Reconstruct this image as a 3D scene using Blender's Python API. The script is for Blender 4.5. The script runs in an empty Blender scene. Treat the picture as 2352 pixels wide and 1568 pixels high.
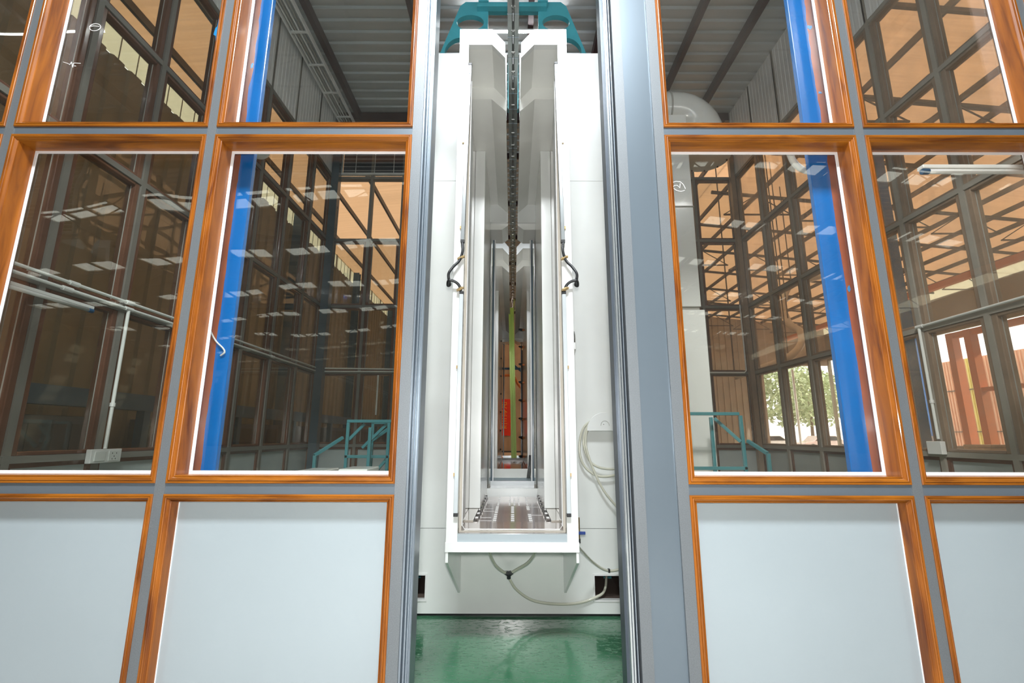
import bpy, bmesh, math, random
from mathutils import Vector, Matrix
random.seed(7)
scene = bpy.context.scene
COL = scene.collection
PI = math.pi
H = 1.2                       # eye height of the photographer

# ------------------------------------------------------------------ camera
cam_data = bpy.data.cameras.new('camera')
cam = bpy.data.objects.new('camera', cam_data)
COL.objects.link(cam)
cam_data.sensor_width = 36.0
cam_data.lens = 36.0 * 1069.0 / 2352.0
cam_data.clip_start = 0.02
cam_data.clip_end = 400
cam.location = (0, 0, H)
cam.rotation_euler = (math.radians(90 + 11.43), math.radians(-0.12), math.radians(0.05))
scene.camera = cam

# ------------------------------------------------------------------ view
scene.view_settings.view_transform = 'Standard'
scene.view_settings.look = 'None'
scene.view_settings.exposure = 0.3
scene.view_settings.gamma = 1.0
scene.view_settings.use_curve_mapping = False
scene.cycles.max_bounces = 10
scene.cycles.diffuse_bounces = 4
scene.cycles.glossy_bounces = 5
scene.cycles.transparent_max_bounces = 24
scene.cycles.sample_clamp_indirect = 6.0
scene.cycles.caustics_refractive = False

# ------------------------------------------------------------------ world, sun, flash
world = bpy.data.worlds.new('world')
scene.world = world
world.use_nodes = True
bg = world.node_tree.nodes['Background']
bg.inputs[0].default_value = (0.93, 0.97, 1.0, 1)
bg.inputs[1].default_value = 3.2

sun_d = bpy.data.lights.new('sun', 'SUN')
sun_d.energy = 5.0
sun_d.angle = math.radians(2)
sun_d.color = (1, .95, .86)
sun = bpy.data.objects.new('sun', sun_d)
COL.objects.link(sun)
sun.rotation_euler = (math.radians(12), math.radians(52), 0)

fl_d = bpy.data.lights.new('camera_flash', 'POINT')
fl_d.energy = 150
fl_d.shadow_soft_size = 0.05
fl_d.color = (1.0, 0.985, 0.96)
fl = bpy.data.objects.new('camera_flash', fl_d)
COL.objects.link(fl)
fl.location = (0.0, -0.06, H + 0.10)

# unseen area light added overhead to light the partition from above
hb_d = bpy.data.lights.new('high_bay_lamp', 'AREA')
hb_d.shape = 'RECTANGLE'; hb_d.size = 1.6; hb_d.size_y = .7
hb_d.energy = 460
hb_d.color = (.93, .97, 1.0)
hb = bpy.data.objects.new('high_bay_lamp', hb_d)
COL.objects.link(hb)
hb.location = (0.0, -1.2, 6.2)
hb.rotation_euler = (math.radians(35), 0, 0)

# ------------------------------------------------------------------ materials
def new_mat(name):
    m = bpy.data.materials.new(name)
    m.use_nodes = True
    nt = m.node_tree
    return m, nt, nt.nodes['Principled BSDF']

def mat(name, col, rough=0.5, metal=0.0, coat=0.0, var=0.06, scale=6.0, bump=0.0, bscale=200.0, spec=0.5, stretch=None):
    m, nt, p = new_mat(name)
    N, L = nt.nodes, nt.links
    p.inputs['Roughness'].default_value = rough
    p.inputs['Metallic'].default_value = metal
    p.inputs['Coat Weight'].default_value = coat
    p.inputs['Coat Roughness'].default_value = 0.08
    p.inputs['Specular IOR Level'].default_value = spec
    tc = N.new('ShaderNodeTexCoord')
    mp = N.new('ShaderNodeMapping')
    L.new(tc.outputs['Object'], mp.inputs['Vector'])
    if stretch: mp.inputs['Scale'].default_value = stretch
    nz = N.new('ShaderNodeTexNoise')
    nz.inputs['Scale'].default_value = scale
    nz.inputs['Detail'].default_value = 4
    L.new(mp.outputs[0], nz.inputs['Vector'])
    rp = N.new('ShaderNodeValToRGB')
    a = [max(0, c * (1 - var)) for c in col]; b = [min(1, c * (1 + var)) for c in col]
    rp.color_ramp.elements[0].position = 0.3
    rp.color_ramp.elements[1].position = 0.7
    rp.color_ramp.elements[0].color = (*a, 1)
    rp.color_ramp.elements[1].color = (*b, 1)
    L.new(nz.outputs['Fac'], rp.inputs[0])
    L.new(rp.outputs[0], p.inputs['Base Color'])
    if bump > 0:
        n2 = N.new('ShaderNodeTexNoise')
        n2.inputs['Scale'].default_value = bscale
        n2.inputs['Detail'].default_value = 2
        L.new(tc.outputs['Object'], n2.inputs['Vector'])
        bp = N.new('ShaderNodeBump')
        bp.inputs['Strength'].default_value = bump
        bp.inputs['Distance'].default_value = 0.002
        L.new(n2.outputs['Fac'], bp.inputs['Height'])
        L.new(bp.outputs[0], p.inputs['Normal'])
    return m

def wood_mat(name, dark, light, axis):
    m, nt, p = new_mat(name)
    N, L = nt.nodes, nt.links
    tc = N.new('ShaderNodeTexCoord')
    mp = N.new('ShaderNodeMapping')
    sc = [16, 16, 16]; sc['xyz'.index(axis)] = 1.8
    mp.inputs['Scale'].default_value = sc
    L.new(tc.outputs['Object'], mp.inputs['Vector'])
    nz = N.new('ShaderNodeTexNoise')
    nz.inputs['Scale'].default_value = 1.0
    nz.inputs['Detail'].default_value = 6
    nz.inputs['Distortion'].default_value = 1.6
    L.new(mp.outputs[0], nz.inputs['Vector'])
    rp = N.new('ShaderNodeValToRGB')
    e = rp.color_ramp.elements
    e[0].position = 0.25; e[0].color = (*dark, 1)
    e[1].position = 0.75; e[1].color = (*light, 1)
    x = e.new(0.5); x.color = (*[(a * .4 + b * .6) for a, b in zip(dark, light)], 1)
    L.new(nz.outputs['Fac'], rp.inputs[0])
    L.new(rp.outputs[0], p.inputs['Base Color'])
    p.inputs['Roughness'].default_value = 0.38
    p.inputs['Specular IOR Level'].default_value = 0.35
    p.inputs['Coat Weight'].default_value = 0.22
    p.inputs['Coat Roughness'].default_value = 0.07
    return m

def glass_mat(name, tint=(0.93, 0.95, 0.92), dust=0.03, dustcol=(.75, .73, .66), wav=0.25, rmin=0.045, rough=0.0):
    """thin pane: clear transmission, angle-dependent mirror reflection, a film of dust"""
    m = bpy.data.materials.new(name)
    m.use_nodes = True
    nt = m.node_tree
    N, L = nt.nodes, nt.links
    for n in list(N): N.remove(n)
    out = N.new('ShaderNodeOutputMaterial')
    tr = N.new('ShaderNodeBsdfTransparent'); tr.inputs[0].default_value = (*tint, 1)
    gl = N.new('ShaderNodeBsdfGlossy'); gl.inputs['Roughness'].default_value = rough
    gl.inputs['Color'].default_value = (.97, .98, 1, 1)
    dfa = N.new('ShaderNodeBsdfDiffuse'); dfa.inputs[0].default_value = (*dustcol, 1)
    dfb = N.new('ShaderNodeBsdfTranslucent'); dfb.inputs[0].default_value = (*dustcol, 1)
    df = N.new('ShaderNodeMixShader'); L.new(dfa.outputs[0], df.inputs[1]); L.new(dfb.outputs[0], df.inputs[2])
    tc = N.new('ShaderNodeTexCoord')
    nz = N.new('ShaderNodeTexNoise'); nz.inputs['Scale'].default_value = 1.6; nz.inputs['Detail'].default_value = 1
    L.new(tc.outputs['Object'], nz.inputs['Vector'])
    bp = N.new('ShaderNodeBump'); bp.inputs['Strength'].default_value = wav; bp.inputs['Distance'].default_value = 0.012
    L.new(nz.outputs['Fac'], bp.inputs['Height'])
    L.new(bp.outputs[0], gl.inputs['Normal'])
    lw = N.new('ShaderNodeLayerWeight'); lw.inputs['Blend'].default_value = 0.5
    pw = N.new('ShaderNodeMath'); pw.operation = 'POWER'; pw.inputs[1].default_value = 5
    L.new(lw.outputs['Facing'], pw.inputs[0])
    ma = N.new('ShaderNodeMath'); ma.operation = 'MULTIPLY_ADD'
    ma.inputs[1].default_value = 1 - rmin; ma.inputs[2].default_value = rmin
    L.new(pw.outputs[0], ma.inputs[0])
    mx = N.new('ShaderNodeMixShader')
    L.new(ma.outputs[0], mx.inputs[0]); L.new(tr.outputs[0], mx.inputs[1]); L.new(gl.outputs[0], mx.inputs[2])
    n2 = N.new('ShaderNodeTexNoise'); n2.inputs['Scale'].default_value = 3; n2.inputs['Detail'].default_value = 5
    L.new(tc.outputs['Object'], n2.inputs['Vector'])
    mr = N.new('ShaderNodeMapRange')
    mr.inputs['From Min'].default_value = .3; mr.inputs['From Max'].default_value = .75
    mr.inputs['To Min'].default_value = dust * .6; mr.inputs['To Max'].default_value = dust * 1.5
    L.new(n2.outputs['Fac'], mr.inputs['Value'])
    m2 = N.new('ShaderNodeMixShader')
    L.new(mr.outputs[0], m2.inputs[0]); L.new(mx.outputs[0], m2.inputs[1]); L.new(df.outputs[0], m2.inputs[2])
    L.new(m2.outputs[0], out.inputs['Surface'])
    return m

def emit_mat(name, col, s):
    m, nt, p = new_mat(name)
    p.inputs['Base Color'].default_value = (*col, 1)
    p.inputs['Emission Color'].default_value = (*col, 1)
    p.inputs['Emission Strength'].default_value = s
    return m

def floor_mat():
    m, nt, p = new_mat('wet_green_epoxy')
    N, L = nt.nodes, nt.links
    tc = N.new('ShaderNodeTexCoord')
    nz = N.new('ShaderNodeTexNoise'); nz.inputs['Scale'].default_value = 1.6; nz.inputs['Detail'].default_value = 5
    L.new(tc.outputs['Object'], nz.inputs['Vector'])
    rp = N.new('ShaderNodeValToRGB')
    rp.color_ramp.elements[0].position = .3; rp.color_ramp.elements[0].color = (.03, .13, .065, 1)
    rp.color_ramp.elements[1].position = .75; rp.color_ramp.elements[1].color = (.075, .22, .125, 1)
    L.new(nz.outputs['Fac'], rp.inputs[0]); L.new(rp.outputs[0], p.inputs['Base Color'])
    p.inputs['Roughness'].default_value = .16
    p.inputs['Coat Weight'].default_value = .6
    p.inputs['Coat Roughness'].default_value = .03
    mp = N.new('ShaderNodeMapping'); mp.inputs['Scale'].default_value = (22, 60, 10)
    L.new(tc.outputs['Object'], mp.inputs['Vector'])
    n2 = N.new('ShaderNodeTexNoise'); n2.inputs['Scale'].default_value = 1; n2.inputs['Detail'].default_value = 3
    n2.inputs['Distortion'].default_value = .8
    L.new(mp.outputs[0], n2.inputs['Vector'])
    r2 = N.new('ShaderNodeValToRGB')
    r2.color_ramp.elements[0].position = .34; r2.color_ramp.elements[1].position = .44
    L.new(n2.outputs['Fac'], r2.inputs[0])
    n3 = N.new('ShaderNodeTexNoise'); n3.inputs['Scale'].default_value = 9; n3.inputs['Detail'].default_value = 2
    L.new(tc.outputs['Object'], n3.inputs['Vector'])
    ad = N.new('ShaderNodeMath'); ad.operation = 'MULTIPLY_ADD'; ad.inputs[1].default_value = 0.9
    L.new(n3.outputs['Fac'], ad.inputs[0]); L.new(r2.outputs[0], ad.inputs[2])
    bp = N.new('ShaderNodeBump'); bp.inputs['Strength'].default_value = .22; bp.inputs['Distance'].default_value = .004
    L.new(ad.outputs[0], bp.inputs['Height'])
    L.new(bp.outputs[0], p.inputs['Normal']); L.new(bp.outputs[0], p.inputs['Coat Normal'])
    return m

M = {}
M['steel_rough'] = mat('grey_textured_steel', (.18, .20, .215), .42, .3, var=.12, scale=260, bump=.25, bscale=420)
M['steel_bar'] = mat('blue_grey_painted_bar', (.16, .195, .23), .32, .35, var=.04, scale=3)
M['door_panel'] = mat('blue_grey_door_leaf', (.18, .225, .265), .30, .45, var=.03, scale=2)
M['alu'] = mat('anodised_aluminium', (.36, .42, .48), .28, .7, var=.05, scale=2)
M['alu_bright'] = mat('bright_aluminium', (.62, .67, .70), .22, .8, var=.03)
M['dark_track'] = mat('dark_track_channel', (.06, .075, .095), .4, .3)
M['wood_h'] = wood_mat('orange_varnish_wood_horizontal', (.10, .022, .003), (.43, .145, .011), 'x')
M['wood_v'] = wood_mat('orange_varnish_wood_vertical', (.10, .020, .003), (.40, .124, .010), 'z')
M['sealant'] = mat('white_silicone', (.92, .93, .94), .4, var=.01)
M['panel_white'] = mat('pale_blue_white_board', (.36, .42, .45), .16, var=.03, scale=1.2, coat=.5)
M['glass'] = glass_mat('window_glass', tint=(.94, .95, .93), dust=.010, wav=.3)
M['glass_r'] = glass_mat('dusty_window_glass', tint=(.985, .975, .95), dust=.018, dustcol=(.8, .76, .68), wav=.25)  # clearer tint than the left panes, dust raised for brightness and haze
M['glass_side_r'] = glass_mat('sunlit_dusty_partition_glass', tint=(.96, .93, .88), dust=.17, dustcol=(.85, .76, .64), wav=.3)  # thick pale film paints a bright haze over the right-hand view
M['glass_side'] = glass_mat('partition_glass', tint=(.84, .83, .78), dust=.015, wav=.3)
M['brown'] = mat('brown_window_frame', (.13, .06, .038), .2, var=.15, scale=5, coat=.3)
M['brown_r'] = mat('sun_bleached_brown_frame', (.27, .20, .145), .28, var=.15, scale=5, coat=.3)  # frame brown lightened to stand in for brighter light on the right
M['wall_steel_r'] = mat('sun_bleached_grey_steel', (.33, .31, .27), .45)  # partition steel lightened likewise, brighter light put into its colour
M['wall_steel'] = mat('grey_partition_steel', (.20, .19, .17), .45, .1, var=.06)
M['wall_panel'] = mat('grey_white_infill', (.42, .47, .47), .25, var=.04)
M['sandwich'] = mat('white_sandwich_panel', (.80, .82, .82), .45, var=.05)
M['roof_room'] = mat('galvanised_deck', (.52, .56, .57), .4, .35, var=.08, scale=3, stretch=(.3, 3, 1))
M['purlin'] = mat('dark_brown_purlin', (.05, .028, .03), .5)
def roof_mat():
    """tan fibre sheet: some daylight comes through it"""
    m = mat('tan_fibre_roof_sheet', (.67, .51, .37), .6, var=.08, scale=2.0, stretch=(.08, 7, 1))
    nt = m.node_tree; N, L = nt.nodes, nt.links
    p = N['Principled BSDF']; out = [n for n in N if n.type == 'OUTPUT_MATERIAL'][0]
    t = N.new('ShaderNodeBsdfTranslucent')
    src = p.inputs['Base Color'].links[0].from_socket
    L.new(src, t.inputs['Color'])
    mx = N.new('ShaderNodeMixShader'); mx.inputs[0].default_value = .62
    L.new(p.outputs[0], mx.inputs[1]); L.new(t.outputs[0], mx.inputs[2]); L.new(mx.outputs[0], out.inputs['Surface'])
    return m
M['hall_roof'] = roof_mat()
M['hall_roof_back'] = mat('dull_steel_roof_sheet', (.16, .14, .12), .6)
M['hall_wall'] = mat('dull_beige_hall_wall', (.23, .21, .15), .7, var=.12, scale=1.2)
M['hall_wall_far'] = mat('beige_brown_far_wall', (.42, .345, .27), .7, var=.12, scale=1.0)
M['skylight'] = glass_mat('translucent_skylight', tint=(.96, .95, .88), dust=.1, dustcol=(.8, .8, .7))
M['ribbon'] = glass_mat('yellowed_translucent_ribbon', tint=(.58, .55, .455), dust=.12, dustcol=(.8, .78, .62))
M['truss'] = mat('grey_brown_truss', (.10, .085, .075), .6)
M['blue'] = mat('blue_gloss_paint', (.0, .15, .53), .2, var=.10, scale=3, coat=.3)
M['blue_dark'] = mat('dark_blue_machine_paint', (.02, .09, .2), .4, var=.1)
M['primer'] = mat('rust_red_primer', (.33, .09, .045), .5, var=.15, scale=10)
M['blue_drip'] = mat('light_blue_paint_flake', (.02, .30, .75), .4)
M['teal'] = mat('teal_gloss_paint', (.07, .38, .44), .35, var=.06, coat=.2)
M['teal_rail'] = mat('teal_rail_paint', (.06, .24, .27), .35, var=.06)
M['white_pvc'] = mat('white_booth_sheet', (.76, .785, .765), .24, var=.025, scale=4, coat=.5)
M['white_inner'] = mat('white_inner_booth_sheet', (.84, .85, .81), .2, var=.04, scale=3, coat=.4)
M['bar_grey'] = mat('grey_aluminium_bar', (.26, .28, .285), .3, .4)
M['bar_light'] = mat('silver_white_bar', (.55, .60, .62), .3, .2)
M['smoky'] = mat('smoky_acrylic', (.42, .385, .33), .08, var=.12, scale=2, coat=.6)
M['smoky_floor'] = mat('taupe_gloss_floor', (.33, .27, .245), .1, var=.08, scale=4, coat=.6)
M['slat'] = mat('perforated_steel_slat', (.36, .31, .295), .14, .35, var=.06, scale=5)
M['black_rubber'] = mat('black_rubber', (.02, .022, .024), .4)
M['door_edge'] = mat('slate_blue_door_edge', (.05, .085, .11), .25, coat=.3)
M['brass'] = mat('brass_latch', (.55, .40, .20), .3, .85)
M['track_grey'] = mat('grey_conveyor_track', (.24, .26, .25), .35, .3, var=.08)
M['chrome'] = mat('chrome', (.8, .8, .8), .15, 1.0)
M['green_film'] = mat('yellow_green_film', (.55, .74, .13), .4, var=.1, scale=4, stretch=(1, 1, .2))
M['hose'] = mat('milky_clear_hose', (.60, .60, .50), .15, var=.06, coat=.5)
M['pocket'] = mat('dark_pocket_inside', (.12, .09, .075), .6)
M['black'] = mat('black_steel', (.012, .013, .016), .4)
M['blue_valve'] = mat('dark_blue_handle', (.02, .05, .22), .35)
M['grey_plastic'] = mat('grey_tube_plastic', (.34, .34, .31), .4)
M['white_plastic'] = mat('white_plastic', (.74, .75, .74), .35)
M['lamp_tube'] = emit_mat('lit_fluorescent_tube', (.97, .99, 1), 45.0)
M['lamp_tube_high'] = emit_mat('lit_tube_above_door', (.97, .99, 1), 52.0)  # glow of the unseen tubes added over the doorway
M['red_sign'] = mat('red_banner', (.75, .045, .025), .6)
M['yellow'] = mat('yellow_lettering', (.85, .45, .05), .5)
M['orange_steel'] = mat('orange_crane_paint', (.70, .22, .07), .45)
M['concrete'] = mat('light_concrete', (.42, .41, .38), .6, var=.1, scale=.8)
M['ground'] = mat('pale_yard_concrete', (.55, .53, .48), .8, var=.1, scale=.3)
M['leaf'] = mat('tree_leaves', (.42, .50, .30), .7, var=.3, scale=3)
M['bark'] = mat('tree_bark', (.15, .1, .07), .8)
M['sticker'] = mat('blue_maker_sticker', (.08, .16, .36), .4)
M['red_sheet'] = mat('salmon_corrugated_sheet', (.86, .50, .34), .6)
M['yellow_sheet'] = mat('yellow_corrugated_strip', (.88, .76, .25), .6)
M['car_white'] = mat('white_car_paint', (.75, .75, .76), .2, coat=.6)
M['car_red'] = mat('pinkish_silver_car_paint', (.62, .50, .48), .2, coat=.6)
M['car_glass'] = mat('dark_car_glass', (.03, .035, .04), .08)
M['pallet'] = mat('grey_stacked_sheets', (.50, .46, .40), .6, var=.2)
M['chalk'] = mat('white_marker', (.95, .95, .95), .5)
M['green_floor'] = floor_mat()

# ------------------------------------------------------------------ mesh helpers
class MB:
    def __init__(s): s.v = []; s.f = []; s.mi = []; s.mats = []
    def _m(s, m):
        if m is None: return 0
        if m not in s.mats: s.mats.append(m)
        return s.mats.index(m)
    def add(s, vs, fs, m=None):
        o = len(s.v); s.v += [tuple(v) for v in vs]; k = s._m(m)
        for f in fs: s.f.append([o + i for i in f]); s.mi.append(k)
        return s
    def box(s, x0, x1, y0, y1, z0, z1, m=None):
        vs = [(x, y, z) for z in (z0, z1) for y in (y0, y1) for x in (x0, x1)]
        return s.add(vs, [(0, 2, 3, 1), (4, 5, 7, 6), (0, 1, 5, 4), (2, 6, 7, 3), (0, 4, 6, 2), (1, 3, 7, 5)], m)
    def bar(s, a, b, w, h=None, m=None, up=(0, 0, 1)):
        h = h or w
        a = Vector(a); b = Vector(b); d = (b - a).normalized(); up = Vector(up)
        if abs(d.dot(up)) > .98: up = Vector((0, 1, 0))
        x = d.cross(up).normalized(); y = x.cross(d).normalized()
        vs = []
        for p in (a, b):
            for sx, sy in ((-1, -1), (1, -1), (1, 1), (-1, 1)):
                vs.append(p + x * sx * w / 2 + y * sy * h / 2)
        return s.add(vs, [(3, 2, 1, 0), (4, 5, 6, 7), (0, 1, 5, 4), (1, 2, 6, 5), (2, 3, 7, 6), (3, 0, 4, 7)], m)
    def tube(s, pts, r, n=10, m=None, cap=True):
        pts = [Vector(p) for p in pts]; rr = r if hasattr(r, '__len__') else [r] * len(pts)
        ref = None; rings = []; vs = []
        for i, p in enumerate(pts):
            d = (pts[min(i + 1, len(pts) - 1)] - pts[max(i - 1, 0)]).normalized()
            if ref is None:
                ref = Vector((0, 0, 1)) if abs(d.z) < .9 else Vector((1, 0, 0))
            x = (ref - d * ref.dot(d)).normalized(); y = d.cross(x); ref = x
            for k in range(n):
                a = 2 * PI * k / n
                vs.append(p + x * math.cos(a) * rr[i] + y * math.sin(a) * rr[i])
        fs = []
        for i in range(len(pts) - 1):
            for k in range(n):
                fs.append((i * n + k, i * n + (k + 1) % n, (i + 1) * n + (k + 1) % n, (i + 1) * n + k))
        if cap:
            fs.append(tuple(range(n))[::-1]); fs.append(tuple((len(pts) - 1) * n + k for k in range(n)))
        return s.add(vs, fs, m)
    def prism(s, poly, fn, m=None):
        """poly: 2D points; fn(u, v, k) -> 3D for k = 0, 1"""
        n = len(poly)
        vs = [fn(u, v, 0) for u, v in poly] + [fn(u, v, 1) for u, v in poly]
        fs = [tuple(range(n))[::-1], tuple(range(n, 2 * n))] + [(i, (i + 1) % n, n + (i + 1) % n, n + i) for i in range(n)]
        return s.add(vs, fs, m)
    def build(s, name, m=None, parent=None, smooth=False, bevel=0.0, loc=None):
        me = bpy.data.meshes.new(name)
        me.from_pydata([Vector(v) for v in s.v], [], s.f)
        mats = s.mats if s.mats else [m]
        for x in mats: me.materials.append(x)
        if s.mats and len(s.mats) > 1:
            me.polygons.foreach_set('material_index', s.mi)
        b = bmesh.new(); b.from_mesh(me); bmesh.ops.recalc_face_normals(b, faces=b.faces); b.to_mesh(me); b.free()
        if smooth:
            me.polygons.foreach_set('use_smooth', [True] * len(me.polygons))
        o = bpy.data.objects.new(name, me); COL.objects.link(o)
        if loc is not None:
            L = Vector(loc)
            for v in me.vertices: v.co -= L
            o.location = L
        if parent is not None:
            o.parent = parent
            o.matrix_parent_inverse = Matrix.Translation(-Vector(parent.location))
        if bevel:
            bv = o.modifiers.new('bevel', 'BEVEL'); bv.width = bevel; bv.segments = 2; bv.limit_method = 'ANGLE'
        if smooth:
            try: me.shade_smooth()
            except Exception: pass
        return o

def thing(name, label, cat, loc=(0, 0, 0), group=None):
    o = bpy.data.objects.new(name, None); COL.objects.link(o); o.location = loc
    o.empty_display_size = .1
    o['label'] = label; o['category'] = cat
    if group: o['group'] = group
    return o
def tag(o, label, cat, group=None, kind=None):
    o['label'] = label; o['category'] = cat
    if group: o['group'] = group
    if kind: o['kind'] = kind
    return o
def st(o):
    o['kind'] = 'structure'; return o
def st_empty(name, loc=(0, 0, 0)):
    o = bpy.data.objects.new(name, None); COL.objects.link(o); o.location = loc; o['kind'] = 'structure'; return o

def spline(pts, n=8):
    """catmull-rom through points"""
    P = [Vector(p) for p in pts]; P = [P[0] * 2 - P[1]] + P + [P[-1] * 2 - P[-2]]
    out = []
    for i in range(1, len(P) - 2):
        for k in range(n):
            t = k / n
            a, b, c, d = P[i - 1], P[i], P[i + 1], P[i + 2]
            out.append(.5 * ((2 * b) + (c - a) * t + (2 * a - 5 * b + 4 * c - d) * t * t + (3 * b - a - 3 * c + d) * t ** 3))
    out.append(P[-2]); return out

def grid_panel(mb, xs, zs, holes, y0, y1, m=None):
    """slab in the XZ plane from y0 to y1, cells by xs, zs, without the cells listed"""
    for i in range(len(xs) - 1):
        for j in range(len(zs) - 1):
            if (i, j) in holes: continue
            mb.box(xs[i], xs[i + 1], y0, y1, zs[j], zs[j + 1], m)

def lettering(text, size, at, how, m, parent, name='lettering'):
    """flat text as a mesh, facing -Y; how 'v' reads upwards, 'h' reads to the right"""
    fc = bpy.data.curves.new('tmp', 'FONT'); fc.body = text; fc.size = size; fc.align_x = 'CENTER'; fc.align_y = 'CENTER'; fc.resolution_u = 3
    fo = bpy.data.objects.new('tmp', fc)
    COL.objects.link(fo); bpy.context.view_layer.update()
    dg = bpy.context.evaluated_depsgraph_get()
    me = bpy.data.meshes.new_from_object(fo.evaluated_get(dg))
    COL.objects.unlink(fo); bpy.data.objects.remove(fo)
    x, y, z = at
    if how == 'v': Tm = Matrix(((0, -1, 0, x), (0, 0, -1, y), (1, 0, 0, z), (0, 0, 0, 1)))
    elif how == 'x': Tm = Matrix(((0, 0, -1, x), (-1, 0, 0, y), (0, 1, 0, z), (0, 0, 0, 1)))
    else: Tm = Matrix(((1, 0, 0, x), (0, 0, -1, y), (0, 1, 0, z), (0, 0, 0, 1)))
    me.transform(Tm)
    me.materials.clear(); me.materials.append(m)
    o = bpy.data.objects.new(name, me); COL.objects.link(o)
    if parent: o.parent = parent; o.matrix_parent_inverse = Matrix.Translation(-Vector(parent.location))
    return o

# ================================================================== STRUCTURE
# ---------------------------------------------------------------- floors
mb = MB().box(-9, 26, -45, 38, -.12, 0)
st(mb.build('floor', M['concrete']))
mb = MB().box(-3.0, 3.69, 2.12, 7.1, 0.0, .012)
st(mb.build('floor_epoxy', M['green_floor']))
mb = MB().box(-120, 160, -120, 160, -.4, -.13)
st(mb.build('ground', M['ground']))

# ---------------------------------------------------------------- front partition wall (the facade)
FY = 2.0                       # front face of the grey steel
GZ = 2.09                      # plane of the glass
HB = .0215                     # half width of a grey bar
ZT = [.04, .983, 2.64, 4.29]   # transom centres (world)
XL = [-3.0, -2.436, -1.454, -.485]
XR = [.727, 1.668, 2.60, 3.69]
TOP = 6.6
mb = MB()
for x in (XL[0], XL[1], XL[2]):
    mb.box(x - HB, x + HB, FY, FY + .12, 0, TOP)
for x in (XR[1], XR[2], XR[3]):
    mb.box(x - HB, x + HB, FY, FY + .12, 0, TOP)
# door posts of rough steel
mb.box(-.485, -.439, FY, FY + .12, 0, TOP)
mb.box(.680, .727, FY, FY + .12, 0, TOP)
mb.box(.500, .546, FY, FY + .12, 0, TOP)
facade = st(mb.build('wall_front', M['steel_rough']))
mb = MB()
for z in ZT:
    mb.box(XL[0] + HB, XL[3], FY + .003, FY + .118, z - HB, z + HB)
    mb.box(XR[0], XR[3] - HB, FY + .003, FY + .118, z - HB, z + HB)
mb.build('transoms', M['steel_bar'], facade)
mb = MB().box(XL[0] + HB, XL[3], FY + .05, FY + .08, 4.3115, TOP).box(XR[0], XR[3] - HB, FY + .05, FY + .08, 4.3115, TOP)
mb.box(XL[3], XR[0], FY + .05, FY + .08, 5.2, TOP)
mb.build('upper_panel', M['door_panel'], facade)
# sliding door leaf parked in the right jamb
d1 = MB().box(.546, .680, FY + .012, FY + .07, .01, 5.2)
st(d1.build('door_1', M['door_panel']))
# aluminium tracks at both jambs
def jamb(name, x0, x1, ribs, mats_):
    mb = MB()
    n = len(ribs)
    for i, (a, b, y) in enumerate(ribs):
        mb.box(x0 + (x1 - x0) * a, x0 + (x1 - x0) * b, FY + y, FY + .14, 0.012, 5.2, mats_[i])
    return st(mb.build(name))
jamb('trim_1', -.399, -.439,
     [(0, .12, .03), (.12, .30, .045), (.30, .38, .03), (.38, .55, .05), (.55, .66, .03), (.66, .82, .05), (.82, 1, .012)],
     [M['steel_bar'], M['alu'], M['alu'], M['door_panel'], M['alu'], M['steel_bar'], M['alu']])
jamb('trim_2', .454, .500,
     [(0, .20, .06), (.20, .36, .015), (.36, .46, .05), (.46, .60, .02), (.60, .76, .06), (.76, .84, .02), (.84, 1, .05)],
     [M['dark_track'], M['alu_bright'], M['alu'], M['alu_bright'], M['dark_track'], M['alu'], M['dark_track']])

# ---------------------------------------------------------------- bays of the facade
def frame_profile(depth):
    # (inset from the opening edge, depth behind the steel face)
    return [(0, .02), (0, -.004), (.002, -.006), (.0085, -.006), (.0095, -.003), (.011, -.007), (.014, -.008), (.0165, -.006), (.0175, -.002),
            (.020, -.001), (.026, .007), (.0275, .0045), (.030, .006), (.031, .010), (.031, depth), (0.0, depth)]
def molding(x0, x1, z0, z1, depth, parent, name):
    """picture-frame moulding, mitred, with its deep inner reveal"""
    pr = frame_profile(depth)
    sides = {'h': MB(), 'v': MB()}
    corners = [(x0, z0, 1, 1), (x1, z0, -1, 1), (x1, z1, -1, -1), (x0, z1, 1, -1)]
    for i in range(4):
        a, b = corners[i], corners[(i + 1) % 4]
        vs = []
        for c in (a, b):
            for ins, d in pr: vs.append((c[0] + c[2] * ins, FY + d, c[1] + c[3] * ins))
        n = len(pr)
        fs = [(k, (k + 1) % n, n + (k + 1) % n, n + k) for k in range(n)]
        sides['h' if i % 2 == 0 else 'v'].add(vs, fs, M['wood_h'] if i % 2 == 0 else M['wood_v'])
    mb = MB()
    for k in ('h', 'v'):
        mb.add(sides[k].v, sides[k].f, M['wood_h'] if k == 'h' else M['wood_v'])
    o = mb.build(name, None, parent)
    return o
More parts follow.
